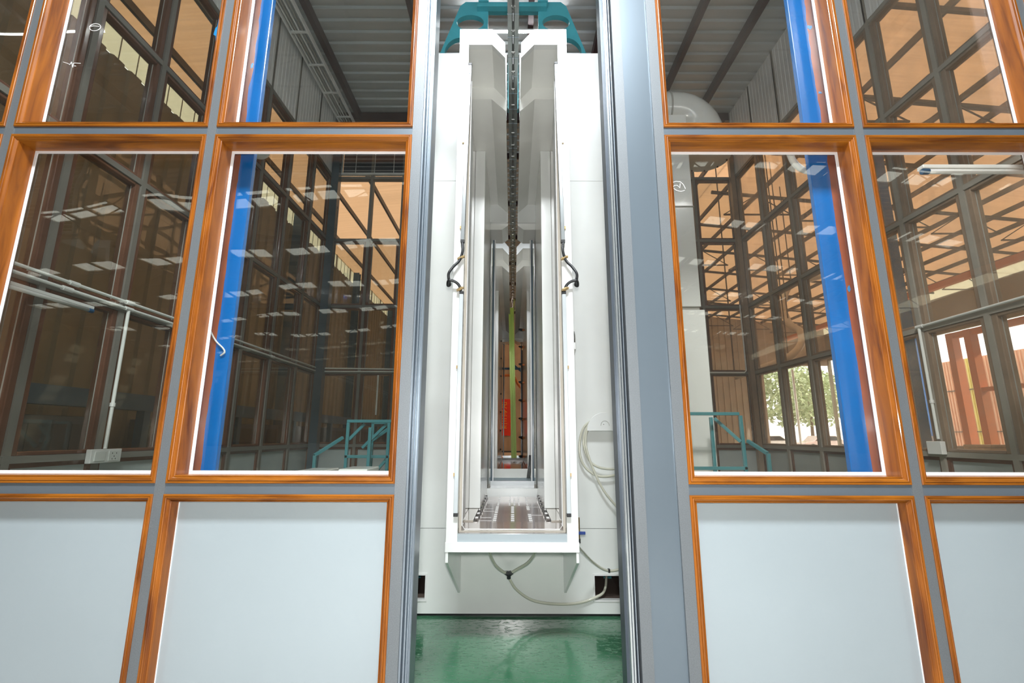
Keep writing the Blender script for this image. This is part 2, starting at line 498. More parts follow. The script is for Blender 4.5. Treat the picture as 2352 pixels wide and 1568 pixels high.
def bay(x0, x1, z0, z1, glazed, n):
    x0 += HB; x1 -= HB; z0 += HB; z1 -= HB
    root = st_empty(('window_%d' if glazed else 'wall_panel_%d') % n, ((x0 + x1) / 2, FY, z0))
    fr = molding(x0, x1, z0, z1, .088 if glazed else .055, root, 'window_frame' if glazed else 'panel_frame')
    if glazed:
        MB().box(x0 + .012, x1 - .012, GZ, GZ + .006, z0 + .012, z1 - .012).build('pane', M['glass'] if x0 < 0 else M['glass_r'], root)
        s = MB(); w = .0135; i = .031
        s.box(x0 + i, x0 + i + w, GZ - .003, GZ, z0 + i, z1 - i)
        s.box(x1 - i - w, x1 - i, GZ - .003, GZ, z0 + i, z1 - i)
        s.box(x0 + i + w, x1 - i - w, GZ - .003, GZ, z0 + i, z0 + i + w)
        s.box(x0 + i + w, x1 - i - w, GZ - .003, GZ, z1 - i - w, z1 - i)
        s.build('sealant', M['sealant'], root)
        b = MB()   # rear bead of the window, brown
        for (a0, a1, b0, b1) in ((x0, x0 + .015, z0, z1), (x1 - .015, x1, z0, z1), (x0 + .015, x1 - .015, z0, z0 + .015), (x0 + .015, x1 - .015, z1 - .015, z1)):
            b.box(a0, a1, GZ + .006, GZ + .03, b0, b1)
        b.build('rear_bead', M['brown'], root)
    else:
        MB().box(x0 + .004, x1 - .004, FY + .053, FY + .09, z0 + .004, z1 - .004).build('infill_board', M['panel_white'], root)
        s = MB(); w = .003; i = .031; yy = FY + .050
        s.box(x0 + i, x0 + i + w, yy, yy + .003, z0 + i, z1 - i).box(x1 - i - w, x1 - i, yy, yy + .003, z0 + i, z1 - i)
        s.box(x0 + i + w, x1 - i - w, yy, yy + .003, z1 - i - w, z1 - i)
        s.build('sealant', M['sealant'], root)
    return root
wn = 0; pn = 0; bays = {}
for side, X in (('l', XL), ('r', XR)):
    for i in range(3):
        xa, xb = X[i], X[i + 1]
        if side == 'l' and i == 2: xb += HB
        if side == 'r' and i == 0: xa -= HB
        pn += 1; bays[(side, i, 0)] = bay(xa, xb, ZT[0], ZT[1], False, pn)
        for r in (1, 2):
            wn += 1; bays[(side, i, r)] = bay(xa, xb, ZT[r], ZT[r + 1], True, wn)

# marker scribbles and the cut-out paint flecks on the glass
def scribble(parent, strokes, name, y=GZ - .0015, r=.0016, m=None):
    mb = MB()
    for s_ in strokes:
        mb.tube([(x, y, z) for x, z in s_], r, 5)
    return mb.build(name, m or M['chalk'], parent)
def arc(cx, cz, rx, rz, a0, a1, n=20):
    return [(cx + rx * math.cos(math.radians(a0 + (a1 - a0) * i / n)), cz + rz * math.sin(math.radians(a0 + (a1 - a0) * i / n))) for i in range(n + 1)]
def S(px, py, Y):
    """point at depth Y on the sight line of the photo's pixel"""
    u = (px - 1176) / 1069; v = (784 - py) / 1069; c, s_ = math.cos(math.radians(11.43)), math.sin(math.radians(11.43))
    k = Y / (c - v * s_)
    return (u * k, (v * c + s_) * k + H)
g = [S(x, y, GZ) for x, y in ((203, 62), (213, 61), (225, 62))]
cx, cz = S(215, 64, GZ)
scribble(bays[('l', 1, 2)], [arc(cx, cz, .030, .022, 200, 545), g, [S(x, y, GZ) for x, y in ((142, 144), (152, 147), (157, 150), (161, 144), (164, 156), (166, 147))],
         [S(x, y, GZ) for x, y in ((167, 146), (182, 147))], [S(x, y, GZ) for x, y in ((167, 153), (171, 153))]], 'marker_writing')
scribble(bays[('r', 0, 1)], [[S(x, y, GZ) for x, y in ((1542, 419), (1550, 416), (1560, 417), (1567, 423), (1572, 433))],
         [S(x, y, GZ) for x, y in ((1543, 431), (1552, 437), (1562, 439), (1570, 437))],
         [S(x, y, GZ) for x, y in ((1543, 430), (1546, 426), (1553, 425), (1559, 431), (1560, 421))]], 'marker_writing')

# ---------------------------------------------------------------- side and back partition walls of the room
WZ = [.03, 1.05, 2.15, 3.20, 4.32, 5.43]   # transoms
XW0, XW1, YB = -3.0, 3.69, 7.1
def side_wall(name, P, us, zs, thick, first, skip=(), solid_top=True):
    """P(u, d, z) -> world point; u runs along the wall, d from the room face outwards"""
    def B(mb, u0, u1, d0, d1, z0, z1, m=None):
        a = P(u0, d0, z0); b = P(u1, d1, z1)
        mb.box(min(a[0], b[0]), max(a[0], b[0]), min(a[1], b[1]), max(a[1], b[1]), min(a[2], b[2]), max(a[2], b[2]), m)
    mb = MB(); hb = .022
    for u in us: B(mb, u - hb, u + hb, 0, .10, 0, TOP)
    for z in zs:
        for i in range(len(us) - 1):
            if (i, 'all') in skip: continue
            B(mb, us[i] + hb, us[i + 1] - hb, .001, .099, z - hb, z + hb)
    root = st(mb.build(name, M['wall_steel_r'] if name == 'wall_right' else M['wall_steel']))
    n = first
    for i in range(len(us) - 1):
        if (i, 'all') in skip: continue
        u0, u1 = us[i] + hb, us[i + 1] - hb
        for j in range(len(zs) - 1):
            z0, z1 = zs[j] + hb, zs[j + 1] - hb
            if (i, j) in skip: continue
            if j == 0:
                fr = MB(); w = .03
                B(fr, u0, u0 + w, .02, .08, z0, z1); B(fr, u1 - w, u1, .02, .08, z0, z1)
                B(fr, u0 + w, u1 - w, .02, .08, z0, z0 + w); B(fr, u0 + w, u1 - w, .02, .08, z1 - w, z1)
                fr.build('panel_frame', M['brown'], root)
                bd = MB(); B(bd, u0 + w, u1 - w, .04, .06, z0 + w, z1 - w)
                bd.build('infill_board', M['wall_panel'], root)
                continue
            c = P((u0 + u1) / 2, .05, z0)
            w_ = st_empty('window_%d' % n, c); n += 1
            fr = MB(); w = .044
            B(fr, u0, u0 + w, .012, .09, z0, z1); B(fr, u1 - w, u1, .012, .09, z0, z1)
            B(fr, u0 + w, u1 - w, .012, .09, z0, z0 + w * .6); B(fr, u0 + w, u1 - w, .012, .09, z1 - w * .6, z1)
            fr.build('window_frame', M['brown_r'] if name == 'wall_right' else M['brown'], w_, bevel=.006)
            gl = MB(); B(gl, u0 + w, u1 - w, .048, .054, z0 + w * .6, z1 - w * .6)
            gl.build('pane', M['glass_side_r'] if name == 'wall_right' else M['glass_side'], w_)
            se = MB(); q = .005
            B(se, u0 + w, u0 + w + q, .044, .048, z0 + .03, z1 - .03); B(se, u1 - w - q, u1 - w, .044, .048, z0 + .03, z1 - .03)
            se.build('sealant', M['grey_plastic'], w_)
    # upper sandwich panel with fine ribs
    return root, n
usL = [2.2, 2.84, 3.46, 4.10, 4.46, 5.06, 5.70, 6.40, 7.1]
usR = [2.2, 2.88, 3.52, 4.12, 4.46, 5.06, 5.72, 6.40, 7.1]
wl, n1 = side_wall('wall_left', lambda u, d, z: (XW0 - d, u, z), usL, WZ, .1, wn + 1)
wr, n2 = side_wall('wall_right', lambda u, d, z: (XW1 + d, u, z), usR, WZ, .1, n1)
usB = [-3.0, -2.36, -1.83, -1.05, .98, 1.62, 2.33, 3.02, 3.69]
wb, n3 = side_wall('wall_back', lambda u, d, z: (u, YB + d, z), usB, WZ, .1, n2, skip={(3, 'all'), (0, 4), (1, 4), (2, 4), (4, 4), (5, 4), (6, 4)})

def ribbed(name, P, u0, u1, z0, z1, pitch, h, m, parent=None):
    """sheet ribbed vertically; P(u, d, z)"""
    vs = []; fs = []; u = u0; prof = []
    while u < u1 - 1e-4:
        for du, d in ((0, 0), (.6, 0), (.7, h), (.9, h)):
            uu = min(u + du * pitch, u1); prof.append((uu, d))
        u += pitch
    prof.append((u1, 0))
    n = len(prof)
    for z in (z0, z1):
        for (a, d) in prof: vs.append(P(a, d, z))
    for (a, d) in prof: vs.append(P(a, .05 if h < .03 else h + .02, z0))
    for (a, d) in prof: vs.append(P(a, .05 if h < .03 else h + .02, z1))
    for i in range(n - 1):
        fs += [(i, i + 1, n + i + 1, n + i), (2 * n + i, 3 * n + i, 3 * n + i + 1, 2 * n + i + 1)]
    fs += [(0, n, 3 * n, 2 * n), (n - 1, 2 * n - 1, 4 * n - 1, 3 * n - 1)]
    return MB().add(vs, fs).build(name, m, parent)
ribbed('upper_panel', lambda u, d, z: (XW0 - d, u, z), 2.2, 7.1, 5.455, 6.6, .08, .004, M['sandwich'], wl)
ribbed('upper_panel', lambda u, d, z: (XW1 + d, u, z), 2.2, 7.1, 5.455, 6.6, .08, .004, M['sandwich'], wr)
# room ceiling: steel deck ribbed along X on brown purlins
mb = MB(); vs = []; fs = []; y = 2.1; prof = []
while y < 7.25:
    prof += [(y, 0), (y + .11, 0), (y + .125, .03), (y + .17, .03)]; y += .184
n = len(prof)
for x in (-3.12, 3.81):
    for yy, d in prof: vs.append((x, yy, 6.6 + d))
for x in (-3.12, 3.81):
    for yy, d in prof: vs.append((x, yy, 6.68))
for i in range(n - 1): fs += [(i, i + 1, n + i + 1, n + i), (2 * n + i, 3 * n + i, 3 * n + i + 1, 2 * n + i + 1)]
ceil = st(MB().add(vs, fs).build('ceiling', M['roof_room']))
for x in (-2.62, -1.3, .23, 1.16, 2.4, 3.13):
    MB().box(x - .035, x + .035, 2.13, 7.08, 6.47, 6.6).build('purlin', M['purlin'], ceil)
for y in (7.06,):
    MB().box(-2.98, 3.67, y - .05, y + .03, 6.46, 6.6).build('purlin', M['purlin'], ceil)

vs = []; fs = []; prof = []; y = 7.25
while y < 22:
    prof += [(y, 0), (y + .11, 0), (y + .125, .03), (y + .17, .03)]; y += .184
n = len(prof)
for zz_ in (0, 1):
    for x in (-1.5, 1.5):
        for yy, d in prof: vs.append((x, yy, 6.6 + (d if not zz_ else .08)))
for i in range(n - 1): fs += [(i, i + 1, n + i + 1, n + i), (2 * n + i, 3 * n + i, 3 * n + i + 1, 2 * n + i + 1)]
c2 = st(MB().add(vs, fs).build('ceiling_passage', M['roof_room']))
for x in (-1.4, 1.4):
    for y in (9.0, 13.0, 17, 21):
        MB().box(x - .04, x + .04, y - .04, y + .04, 0, 6.6).build('post', M['purlin'], c2)
for y in (8.2, 10.1, 12.0, 14, 16, 18, 20):
    MB().box(-1.5, 1.5, y - .03, y + .03, 6.5, 6.6).build('purlin', M['purlin'], c2)
MB().box(-2.99, -2.87, 6.97, 7.09, .012, 6.46).build('corner_post', M['door_edge'], wb)
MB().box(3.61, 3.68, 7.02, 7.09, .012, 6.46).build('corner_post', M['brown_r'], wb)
# ---------------------------------------------------------------- return air grilles on the back wall
def grille(x0, x1, z0, z1, label):
    t = thing('wall_grille', label, 'grille', ((x0 + x1) / 2, YB - .01, z0))
    fr = MB(); w = .035
    fr.box(x0, x0 + w, YB - .03, YB + .02, z0, z1).box(x1 - w, x1, YB - .03, YB + .02, z0, z1)
    fr.box(x0 + w, x1 - w, YB - .03, YB + .02, z0, z0 + w).box(x0 + w, x1 - w, YB - .03, YB + .02, z1 - w, z1)
    fr.build('frame', M['white_plastic'], t)
    z = z0 + w + .04
    while z < z1 - w - .02:
        s = MB().prism([(YB - .02, z), (YB + .012, z + .02), (YB + .012, z + .026), (YB - .02, z + .006)], lambda u, v, k: ((x0 + w, x1 - w)[k], u, v))
        s.build('slat', M['white_plastic'], t); z += .072
    k = x0 + .25
    v = MB()
    while k < x1 - .1:
        v.box(k, k + .008, YB + .0, YB + .012, z0 + w, z1 - w); k += .32
    v.build('stiffener', M['white_plastic'], t)
    MB().box(x0 + w, x1 - w, YB + .03, YB + .06, z0 + w, z1 - w).build('filter', M['dark_track'], t)
grille(-2.90, -1.10, 5.47, 6.42, 'white slatted air grille high on the back wall, left of the booth')
grille(1.10, 2.75, 4.42, 6.42, 'tall white slatted air grille on the back wall behind the round duct')

# ---------------------------------------------------------------- hall shell
hl = ribbed('wall_hall_left', lambda u, d, z: (-9 - d, u, z), -2, 38, -.12, 9.6, .5, .06, M['hall_wall']); st(hl)
st(MB().box(-30.2, -30, -45, -2, -.12, 9.0).box(-30, -9, -2.2, -2, -.12, 9.0).build('wall_hall_wing', M['hall_wall']))
st(MB().box(-30, -9, -45, -2.2, -.12, 0).build('floor_wing', M['concrete']))
# skylight ribbon above the left wall and the right wall
st(MB().box(-9.05, -9.0, -2, 38, 9.6, 10.25).build('window_91', M['ribbon']))
st(MB().box(26.0, 26.05, -45, 38, 9.5, 10.1).build('window_92', M['ribbon']))
mb = MB()
for k in range(79):
    mb.box(-9.0, -8.985, -1.9 + k * .5, -1.88 + k * .5, 9.55, 10.25)
for k in range(20):
    mb.box(-9.0, -8.97, -1.6 + k * 2.0, -1.5 + k * 2.0, 9.5, 10.25)
mb.build('sheet_ribs', M['hall_wall'], hl)
# far wall with a gate at its right end
mb = MB(); grid_panel(mb, [-9, 20.6, 26], [-.12, 6.9, 12], {(1, 0)}, 38, 38.2)
fw = st(mb.build('wall_hall_back', M['hall_wall_far']))
mb = MB()
for k in range(60):
    x = -8.8 + k * .5
    if x < 20: mb.box(x, x + .12, 37.96, 38, 0, 11)
mb.build('wall_ribs', M['hall_wall_far'], fw)
# right wall: open bays beside the yard
mb = MB()
mb.box(26, 26.2, 7, 21.5, -.12, 9.5); mb.box(26, 26.2, 21.5, 38, 7.3, 9.5); mb.box(26, 26.2, -45, 7, -.12, 9.5); mb.box(-30, 26, -45.2, -45, -.12, 11.5)
mb.box(26, 26.2, 37.9, 38.1, -.12, 7.3)
st(mb.build('wall_hall_right', M['hall_wall']))
# roof: two slopes with rows of skylight openings
def roof_z(x): return 10.25 + (x + 9) * .09 if x < 8.5 else 10.25 + 17.5 * .09 - (x - 8.5) * .0985
rows = [-44 + 5.2 * k for k in range(7)]
xs_sky = [(x0, x0 + .85) for x0 in (-28.5, -27.5, -25.2, -24.2, -23.2, -21.0, -20.0, -18.0, -17.0, -16.0, -13.8, -12.8, -11.0, -10.0, -8.6, -7.6, -6.6, -4.2, -3.2, -2.2, .6, 1.6, 3.8, 4.8, 5.8, 7.2, 9.6, 10.6, 11.6, 14.4, 15.4, 16.4, 19.2, 20.2, 21.2)]
rf = MB(); sk = []
def roofquad(mb, x0, x1, y0, y1, m, dz=0.0, t=.05):
    parts_ = [(x0, x1)] if not (x0 < 8.5 < x1) else [(x0, 8.5), (8.5, x1)]
    for a, b in parts_:
        za, zb = roof_z(a) + dz, roof_z(b) + dz
        mb.add([(a, y0, za), (b, y0, zb), (b, y1, zb), (a, y1, za), (a, y0, za + t), (b, y0, zb + t), (b, y1, zb + t), (a, y1, za + t)],
               [(0, 3, 2, 1), (4, 5, 6, 7), (0, 1, 5, 4), (1, 2, 6, 5), (2, 3, 7, 6), (3, 0, 4, 7)], m)
X0B = -30.1; yprev = -45; RB = M['hall_roof_back']
nsk = 100
for yr in rows:
    if yr > 0 and yr < 12: pass
    roofquad(rf, X0B, 26.1, yprev, yr, RB)
    xp = X0B
    for a, b in xs_sky:
        roofquad(rf, xp, a, yr, yr + 1.0, RB); xp = b
        s1 = MB(); roofquad(s1, a, b, yr, yr + 1.0, None, t=.01); sk.append(s1)
    roofquad(rf, xp, 26.1, yr, yr + 1.0, RB)
    yprev = yr + 1.0
roofquad(rf, X0B, 26.1, yprev, -2, RB); roofquad(rf, -9.05, 26.1, -2, 1.9, RB)
roofquad(rf, -9.05, 26.1, 1.9, 38, M['hall_roof'])
hroof = st(rf.build('ceiling_hall', M['hall_roof']))
for s1 in sk:
    s1.build('skylight_sheet', M['skylight'], hroof)
# seams of the sheeting, purlins and trusses
mb = MB()
for k in range(24):
    x = -8.2 + k * 1.45
    if x > 25.6: break
    mb.box(x - .04, x + .04, -44.9, 37.9, roof_z(x) - .2, roof_z(x) - .01)
mb.build('roof_purlins', M['truss'], hroof)
mb = MB()
for k in range(12):
    y = 3.5 + k * 3.0
    mb.bar((8.6, y, roof_z(8.6) - .26), (25.9, y, roof_z(25.9) - .26), .09, .12)
mb.build('cross_beams', M['truss'], hroof)
mb = MB()
for k in range(14):
    y = -41.6 + k * 6.0
    xa0 = -29.8 if y < -2 else (9.0 if y > 2 else -8.9)
    def zt_(x): return roof_z(x) - .28
    x = xa0
    while x < 25:
        xc = min(x + 2.9, 25.9); xm = (x + xc) / 2
        for p, q in ((x, 8.5 if x < 8.5 < xc else xc), (8.5, xc)):
            if p < q and not (p == 8.5 and not (x < 8.5 < xc)): mb.bar((p, y, zt_(p)), (q, y, zt_(q)), .07)
        zb_ = min(zt_(x), zt_(xc)) - .75
        mb.bar((x, y, zb_), (xc, y, zb_), .06)
        mb.bar((x, y, zb_), (xm, y, zt_(xm)), .035); mb.bar((xm, y, zt_(xm)), (xc, y, zb_), .035)
        x = xc
mb.build('roof_truss', M['truss'], hroof)

# ================================================================== POWDER BOOTHS
def booth(Yf, Ys, Yq, Yb, label, near):
    """Yf hood front, Ys step in the soffit, Yq inner posts, Yb end plate"""
    t = thing('powder_spray_booth', label, 'spray booth', (0, Yf, 0))
    W = M['white_pvc']; I = M['white_inner']
    xo, xi, zs, zt = .366, .302, .627, 3.945
    # two uprights of the hood, then the lip and the sill
    for s_ in (-1, 1):
        mb = MB().box(min(s_ * xo, s_ * xi), max(s_ * xo, s_ * xi), Yf, Yf + .04, .575, 3.82)
        mb.build('hood_upright', W, t, bevel=.002)
        # chamfered top cap with its soffit
        pl = [(s_ * xo, zt), (s_ * .144, zt), (s_ * .054, 3.835), (s_ * .054, 3.715), (s_ * .144, 3.82), (s_ * xo, 3.82)]
        MB().prism(pl, lambda u, v, k: (u, (Yf - .002, Yf + .04)[k], v)).build('hood_cap', W, t)
        pl = [(s_ * xo, 3.85), (s_ * .144, 3.85), (s_ * .054, 3.745), (s_ * .054, 3.715), (s_ * .144, 3.82), (s_ * xo, 3.82)]
        MB().prism(pl, lambda u, v, k: (u, (Yf + .04, Ys)[k], v)).build('soffit', I, t)
        dz = -.10
        pl = [(s_ * xo, 3.85), (s_ * .144, 3.85), (s_ * .054, 3.745), (s_ * .054, 3.715 + dz), (s_ * .165, 3.82 + dz), (s_ * xo, 3.82 + dz)]
        MB().prism(pl, lambda u, v, k: (u, (Ys, Yb)[k], v)).build('soffit', I, t)
        # side wall of smoky sheet and the white post standing in front of it
        MB().box(min(s_ * .336, s_ * .35), max(s_ * .336, s_ * .35), Yf + .04, Yb, .60, 3.72).build('side_wall', M['smoky'], t)
        MB().box(min(s_ * .322, s_ * .327), max(s_ * .322, s_ * .327), Yf + .06, Yf + .065 + (Yq - Yf) * .55, .66, 3.70).build('edge_strip', M['white_plastic'], t)
        MB().box(min(s_ * .248, s_ * .3355), max(s_ * .248, s_ * .3355), Yq, Yq + .08, .65, 3.718).build('inner_post', W, t, bevel=.003)
        MB().box(min(s_ * .248, s_ * .3355), max(s_ * .248, s_ * .3355), Yq + .081, Yb - .001, .65, 3.718).build('inner_wall', I, t)
    # sill
    MB().box(-xo - .002, xo + .002, Yf - .004, Yf + .05, .575, .627).build('sill_lip', W, t, bevel=.002)
    MB().box(-xi, xi, Yf + .004, Yf + .035, .627, .667).build('sill_board', M['panel_white'], t)
    MB().box(-.336, .336, Yf + .036, Yq - .52 if near else Yb, .60, .64).build('gloss_floor', M['smoky_floor'], t)
    # end plate with its doorway and slit
    xs = [-.3355, -.255, -.053, .053, .255, .3355]; zz = [.60, .69, 3.51, 3.72]
    mb = MB(); grid_panel(mb, xs, zz, {(1, 1), (2, 1), (3, 1), (2, 2)}, Yb, Yb + .04)
    mb.build('end_plate', W, t)
    # recess behind the end plate
    Yr = Yb + .42
    for s_ in (-1, 1):
        MB().box(min(s_ * .256, s_ * .275), max(s_ * .256, s_ * .275), Yb + .04, Yr, .64, 3.52).build('recess_wall', M['grey_plastic'], t)
        MB().box(min(s_ * .212, s_ * .232), max(s_ * .212, s_ * .232), Yr - .1, Yr - .07, .71, 3.44).build('door_edge', M['door_edge'], t)
        MB().box(min(s_ * .200, s_ * .211), max(s_ * .200, s_ * .211), Yr - .1, Yr - .09, .71, 3.44).build('door_bead', M['white_plastic'], t)
        MB().box(min(s_ * .352, s_ * .364), max(s_ * .352, s_ * .364), max(Yf + .04, 3.47), 6.245 if near else Yr, .60, 3.85 if not near else 3.60).build('outer_casing', W, t)
        pl = [(s_ * .256, 3.51), (s_ * .054, 3.51), (s_ * .054, 3.49), (s_ * .12, 3.44), (s_ * .256, 3.44)]
        MB().prism(pl, lambda u, v, k: (u, (Yb + .04, Yr)[k], v)).build('recess_soffit', M['white_inner'], t)
    MB().box(-.255, .255, Yb + .04, Yr, .64, .69).build('recess_sill', M['smoky'], t)
    MB().box(-.23, .23, Yr - .14, Yr - .11, .69, .735).build('track_sill', M['alu_bright'], t)
    return t
b1 = booth(2.72, 3.12, 3.78, 4.78, 'nearest white powder spray booth, its tall slotted hood facing the open doorway', True)
b2 = booth(6.25, 6.7, 7.9, 11.1, 'second white powder spray booth, seen through the first one, with spray guns', False)

MB().box(-.301, .301, 6.30, 6.33, .60, .775).build('front_board', M['white_inner'], b2)
for k in range(3):
    MB().tube(spline([(.19 + .016 * k, 6.22, .665), (.20 + .016 * k, 6.2, .75), (.215 + .014 * k, 6.24, .84), (.222 + .012 * k, 6.28, .95)], 6), .006, 6).build('thin_cable', M['black_rubber'], b2, smooth=True)
# near booth: big front panel with fork pockets and the slot, two gussets, shelf, slats, latches
YP = 3.42
mb = MB()
xs = [-.80, -.735, -.59, -.34, .34, .56, .77, .96]
g1 = .0015
grid_panel(mb, xs, [.03, .118, .268, .57 - g1], {(1, 1), (5, 1)}, YP, YP + .03)
grid_panel(mb, xs, [.57 + g1, .583, 3.21 - g1], {(3, 1)}, YP, YP + .03)
grid_panel(mb, [-.80, -.34, .34, .96], [3.21 + g1, 3.75], {(1, 0)}, YP, YP + .03)
grid_panel(mb, [-.80, -.054, .054, .96], [3.75, 4.41], {(1, 0)}, YP, YP + .03)
fp = mb.build('front_panel', M['white_pvc'], b1)
for xa, xb, z in ((-.80, -.34, .56), (.34, .96, .56), (-.80, -.34, 3.20), (.34, .96, 3.20)):
    MB().box(xa, xb, YP + .03, YP + .04, z, z + .02).build('joint_backing', M['grey_plastic'], b1)
for xa, xb in ((-.735, -.59), (.56, .77)):
    mb = MB()
    mb.box(xa - .012, xb + .012, YP - .006, YP, .106, .118).box(xa - .012, xb + .012, YP - .006, YP, .268, .280)
    mb.box(xa - .012, xa, YP - .006, YP, .118, .268).box(xb, xb + .012, YP - .006, YP, .118, .268)
    mb.build('pocket_rim', M['white_plastic'], b1)
    mb = MB()
    mb.box(xa, xb, YP + .03, YP + .5, .106, .118).box(xa, xb, YP + .03, YP + .5, .268, .28).box(xa - .01, xa, YP + .03, YP + .5, .106, .28).box(xb, xb + .01, YP + .03, YP + .5, .106, .28).box(xa, xb, YP + .5, YP + .51, .106, .28)
    mb.build('fork_pocket', M['pocket'], b1)
MB().box(-.80, .96, YP + .02, YP + .05, .012, .03).build('plinth', M['black'], b1)
# casing that joins hood and panel
for s_ in (-1, 1):
    MB().box(min(s_ * .352, s_ * .364), max(s_ * .352, s_ * .364), 2.76, YP, .60, 3.85).build('hood_cheek', M['white_pvc'], b1)
    pl = [(2.722, .62), (2.722, .53), (2.80, .40), (YP, .16), (YP, .62)]
    pl = [(2.722, .574), (2.722, .52), (3.40, .165), (YP, .165), (YP, .574)]
    MB().prism(pl, lambda u, v, k: ((s_ * .366, s_ * .350)[k], u, v)).build('gusset', M['white_pvc'], b1, bevel=.002)
MB().box(-.35, .35, 2.74, YP, .585, .599).build('shelf', M['white_pvc'], b1)
# perforated slats
for k, (y0, y1) in enumerate(((3.27, 3.70), (3.71, 4.12), (4.13, 4.74))):
    mb = MB(); nx = 16; xs = [-.23]
    cols = [(-.135, -.110), (-.01, .015), (.115, .14)] if k != 2 else [(-.13, -.112), (-.03, -.015), (.01, .025), (.05, .065), (.12, .135)]
    for a, b in cols: xs += [a, b]
    xs += [.23]
    ys = [y0]; holes = set(); nrow = 5 if k < 2 else 8; step = (y1 - y0) / (nrow + .5)
    for r in range(nrow):
        ys += [y0 + step * (r + .5), y0 + step * (r + .5) + step * .42]
    ys.append(y1)
    for r in range(nrow):
        for c in range(len(cols)):
            if random.random() < .88: holes.add((1 + 2 * c, 1 + 2 * r))
    for i in range(len(xs) - 1):
        for j in range(len(ys) - 1):
            if (i, j) in holes:
                mb.box(xs[i] + .001, xs[i + 1] - .001, ys[j] + .001, ys[j + 1] - .001, .6255 - k * .004, .6285 - k * .004, M['white_plastic']); continue
            mb.box(xs[i], xs[i + 1], ys[j], ys[j + 1], .622 - k * .004, .626 - k * .004, M['slat'])
    for xa, xb, q in ((-.225, -.14, .25), (-.225, -.15, .55), (.12, .225, .8)):
        yq = y0 + (y1 - y0) * q
        mb.box(xa, xb, yq, yq + .006, .6262 - k * .004, .6272 - k * .004, M['white_plastic'])
    mb.build('floor_slat', None, b1)
MB().box(-.24, .24, 3.25, 4.75, .585, .60).build('slat_tray', M['white_plastic'], b1)
for s_ in (-1, 1):
    for k in range(8):
        y = 3.3 + k * .18
        MB().box(min(s_ * .232, s_ * .252), max(s_ * .232, s_ * .252), y, y + .07, .60, .655).build('slat_clip', M['chrome'], b1)
    MB().box(min(s_ * .26, s_ * .334), max(s_ * .26, s_ * .334), 3.27, 4.70, .60, .648).build('side_ledge', M['smoky'], b1)
# rounded outline seal on the near floor and walls
pts = [(-.285, 2.80, 3.6), (-.285, 2.80, .70), (-.27, 2.80, .68), (.27, 2.80, .68), (.285, 2.80, .70), (.285, 2.80, 3.6)]
MB().tube(pts, .0022, 6).build('door_seal', M['white_plastic'], b1)
for s_ in (-1, 1):
    MB().box(min(s_ * .286, s_ * .300), max(s_ * .286, s_ * .300), 2.765, 2.80, .668, 3.7).build('inner_bead', M['smoky'], b1)
MB().box(-.286, .286, 2.765, 2.80, .668, .678).build('inner_bead', M['smoky'], b1)
# latches on the hood uprights
for s_ in (-1, 1):
    for z in (3.075, 2.475, 1.595, .985):
        x = s_ * (.325 if z > 1 else .326)
        lt = MB().box(x - .006, x + .006, 2.708, 2.72, z - .009, z + .009).build('latch', M['brass'], b1)
        MB().box(x - s_ * .016 - .006, x - s_ * .016 + .006, 2.710, 2.7195, z - .004, z + .004).build('latch_pin', M['chrome'], lt)

# far booth: spray guns and nozzle heads
for k in range(8):
    z = .79 + k * .368
    mb = MB()
    mb.tube([(.247, 9.5, z), (.20, 9.5, z + .004)], .02, 8, M['orange_steel'])
    mb.tube([(.20, 9.5, z + .004), (.15, 9.49, z + .012), (.125, 9.48, z + .014)], [.028, .022, .012], 8, M['black_rubber'])
    o = mb.build('spray_gun'); o.location = (0, 0, 0)
    tag(o, ['lowest black and orange spray gun inside the second booth', 'spray gun second from the bottom in the second booth', 'spray gun third from the bottom in the second booth',
            'spray gun fourth from the bottom in the second booth', 'spray gun fourth from the top in the second booth', 'spray gun third from the top in the second booth',
            'spray gun second from the top in the second booth', 'topmost black and orange spray gun inside the second booth'][k], 'spray gun', 'spray guns on the right wall of the second booth')
for k in range(7):
    z = .93 + k * .37
    MB().tube([(-.247, 9.6, z), (-.228, 9.6, z)], [.02, .012], 8).build('nozzle', M['black_rubber'], b2)
# frame doorway and portal behind the second booth
MB().box(-.26, .26, 11.55, 11.6, .62, .67).box(-.275, -.256, 11.53, 11.6, .6, 3.5).box(.256, .275, 11.53, 11.6, .6, 3.5).build('exit_frame', M['white_pvc'], b2)
# stands that carry the booths
MB().box(-.32, .32, 3.46, 4.9, .012, .585).build('plinth_box', M['pocket'], b1)
MB().box(-.32, .32, 6.4, 11.5, .012, .60).build('plinth_box', M['pocket'], b2)

# ================================================================== LIGHT BARS, CABLES
def light_bar(xa, xb, z0, z1, sticker, label):
    """slim rectangular tube light leaning very slightly"""
    t = thing('tube_light', label, 'tube light', (xa, 2.715, z0), 'slim tube lights on the booth hood')
    MB().bar((xa, 2.706, z0 + .018), (xb, 2.706, z1 - .018), .023, .024, up=(0, 1, 0)).build('housing', M['bar_grey'] if sticker else M['bar_light'], t, bevel=.002)
    MB().bar((xa + .0001, 2.706, z0), (xa + .0001, 2.706, z0 + .018), .025, .026, up=(0, 1, 0)).build('end_cap', M['black_rubber'], t, bevel=.002)
    MB().bar((xb, 2.706, z1 - .018), (xb, 2.706, z1), .025, .026, up=(0, 1, 0)).build('end_cap', M['black_rubber'], t, bevel=.002)
    if sticker:
        stk = MB().box(xb - .006, xb + .006, 2.6932, 2.6938, z1 - .085, z1 - .035).build('sticker', M['sticker'], t)
        lettering('LIMTEC', .0125, (xb, 2.6928, z1 - .06), 'v', M['white_plastic'], stk)
    return t
light_bar(-.3115, -.289, 2.37, 3.655, True, 'upper left slim tube light on the booth hood, with a blue sticker')
light_bar(.311, .288, 2.37, 3.665, True, 'upper right slim tube light on the booth hood, with a blue sticker')
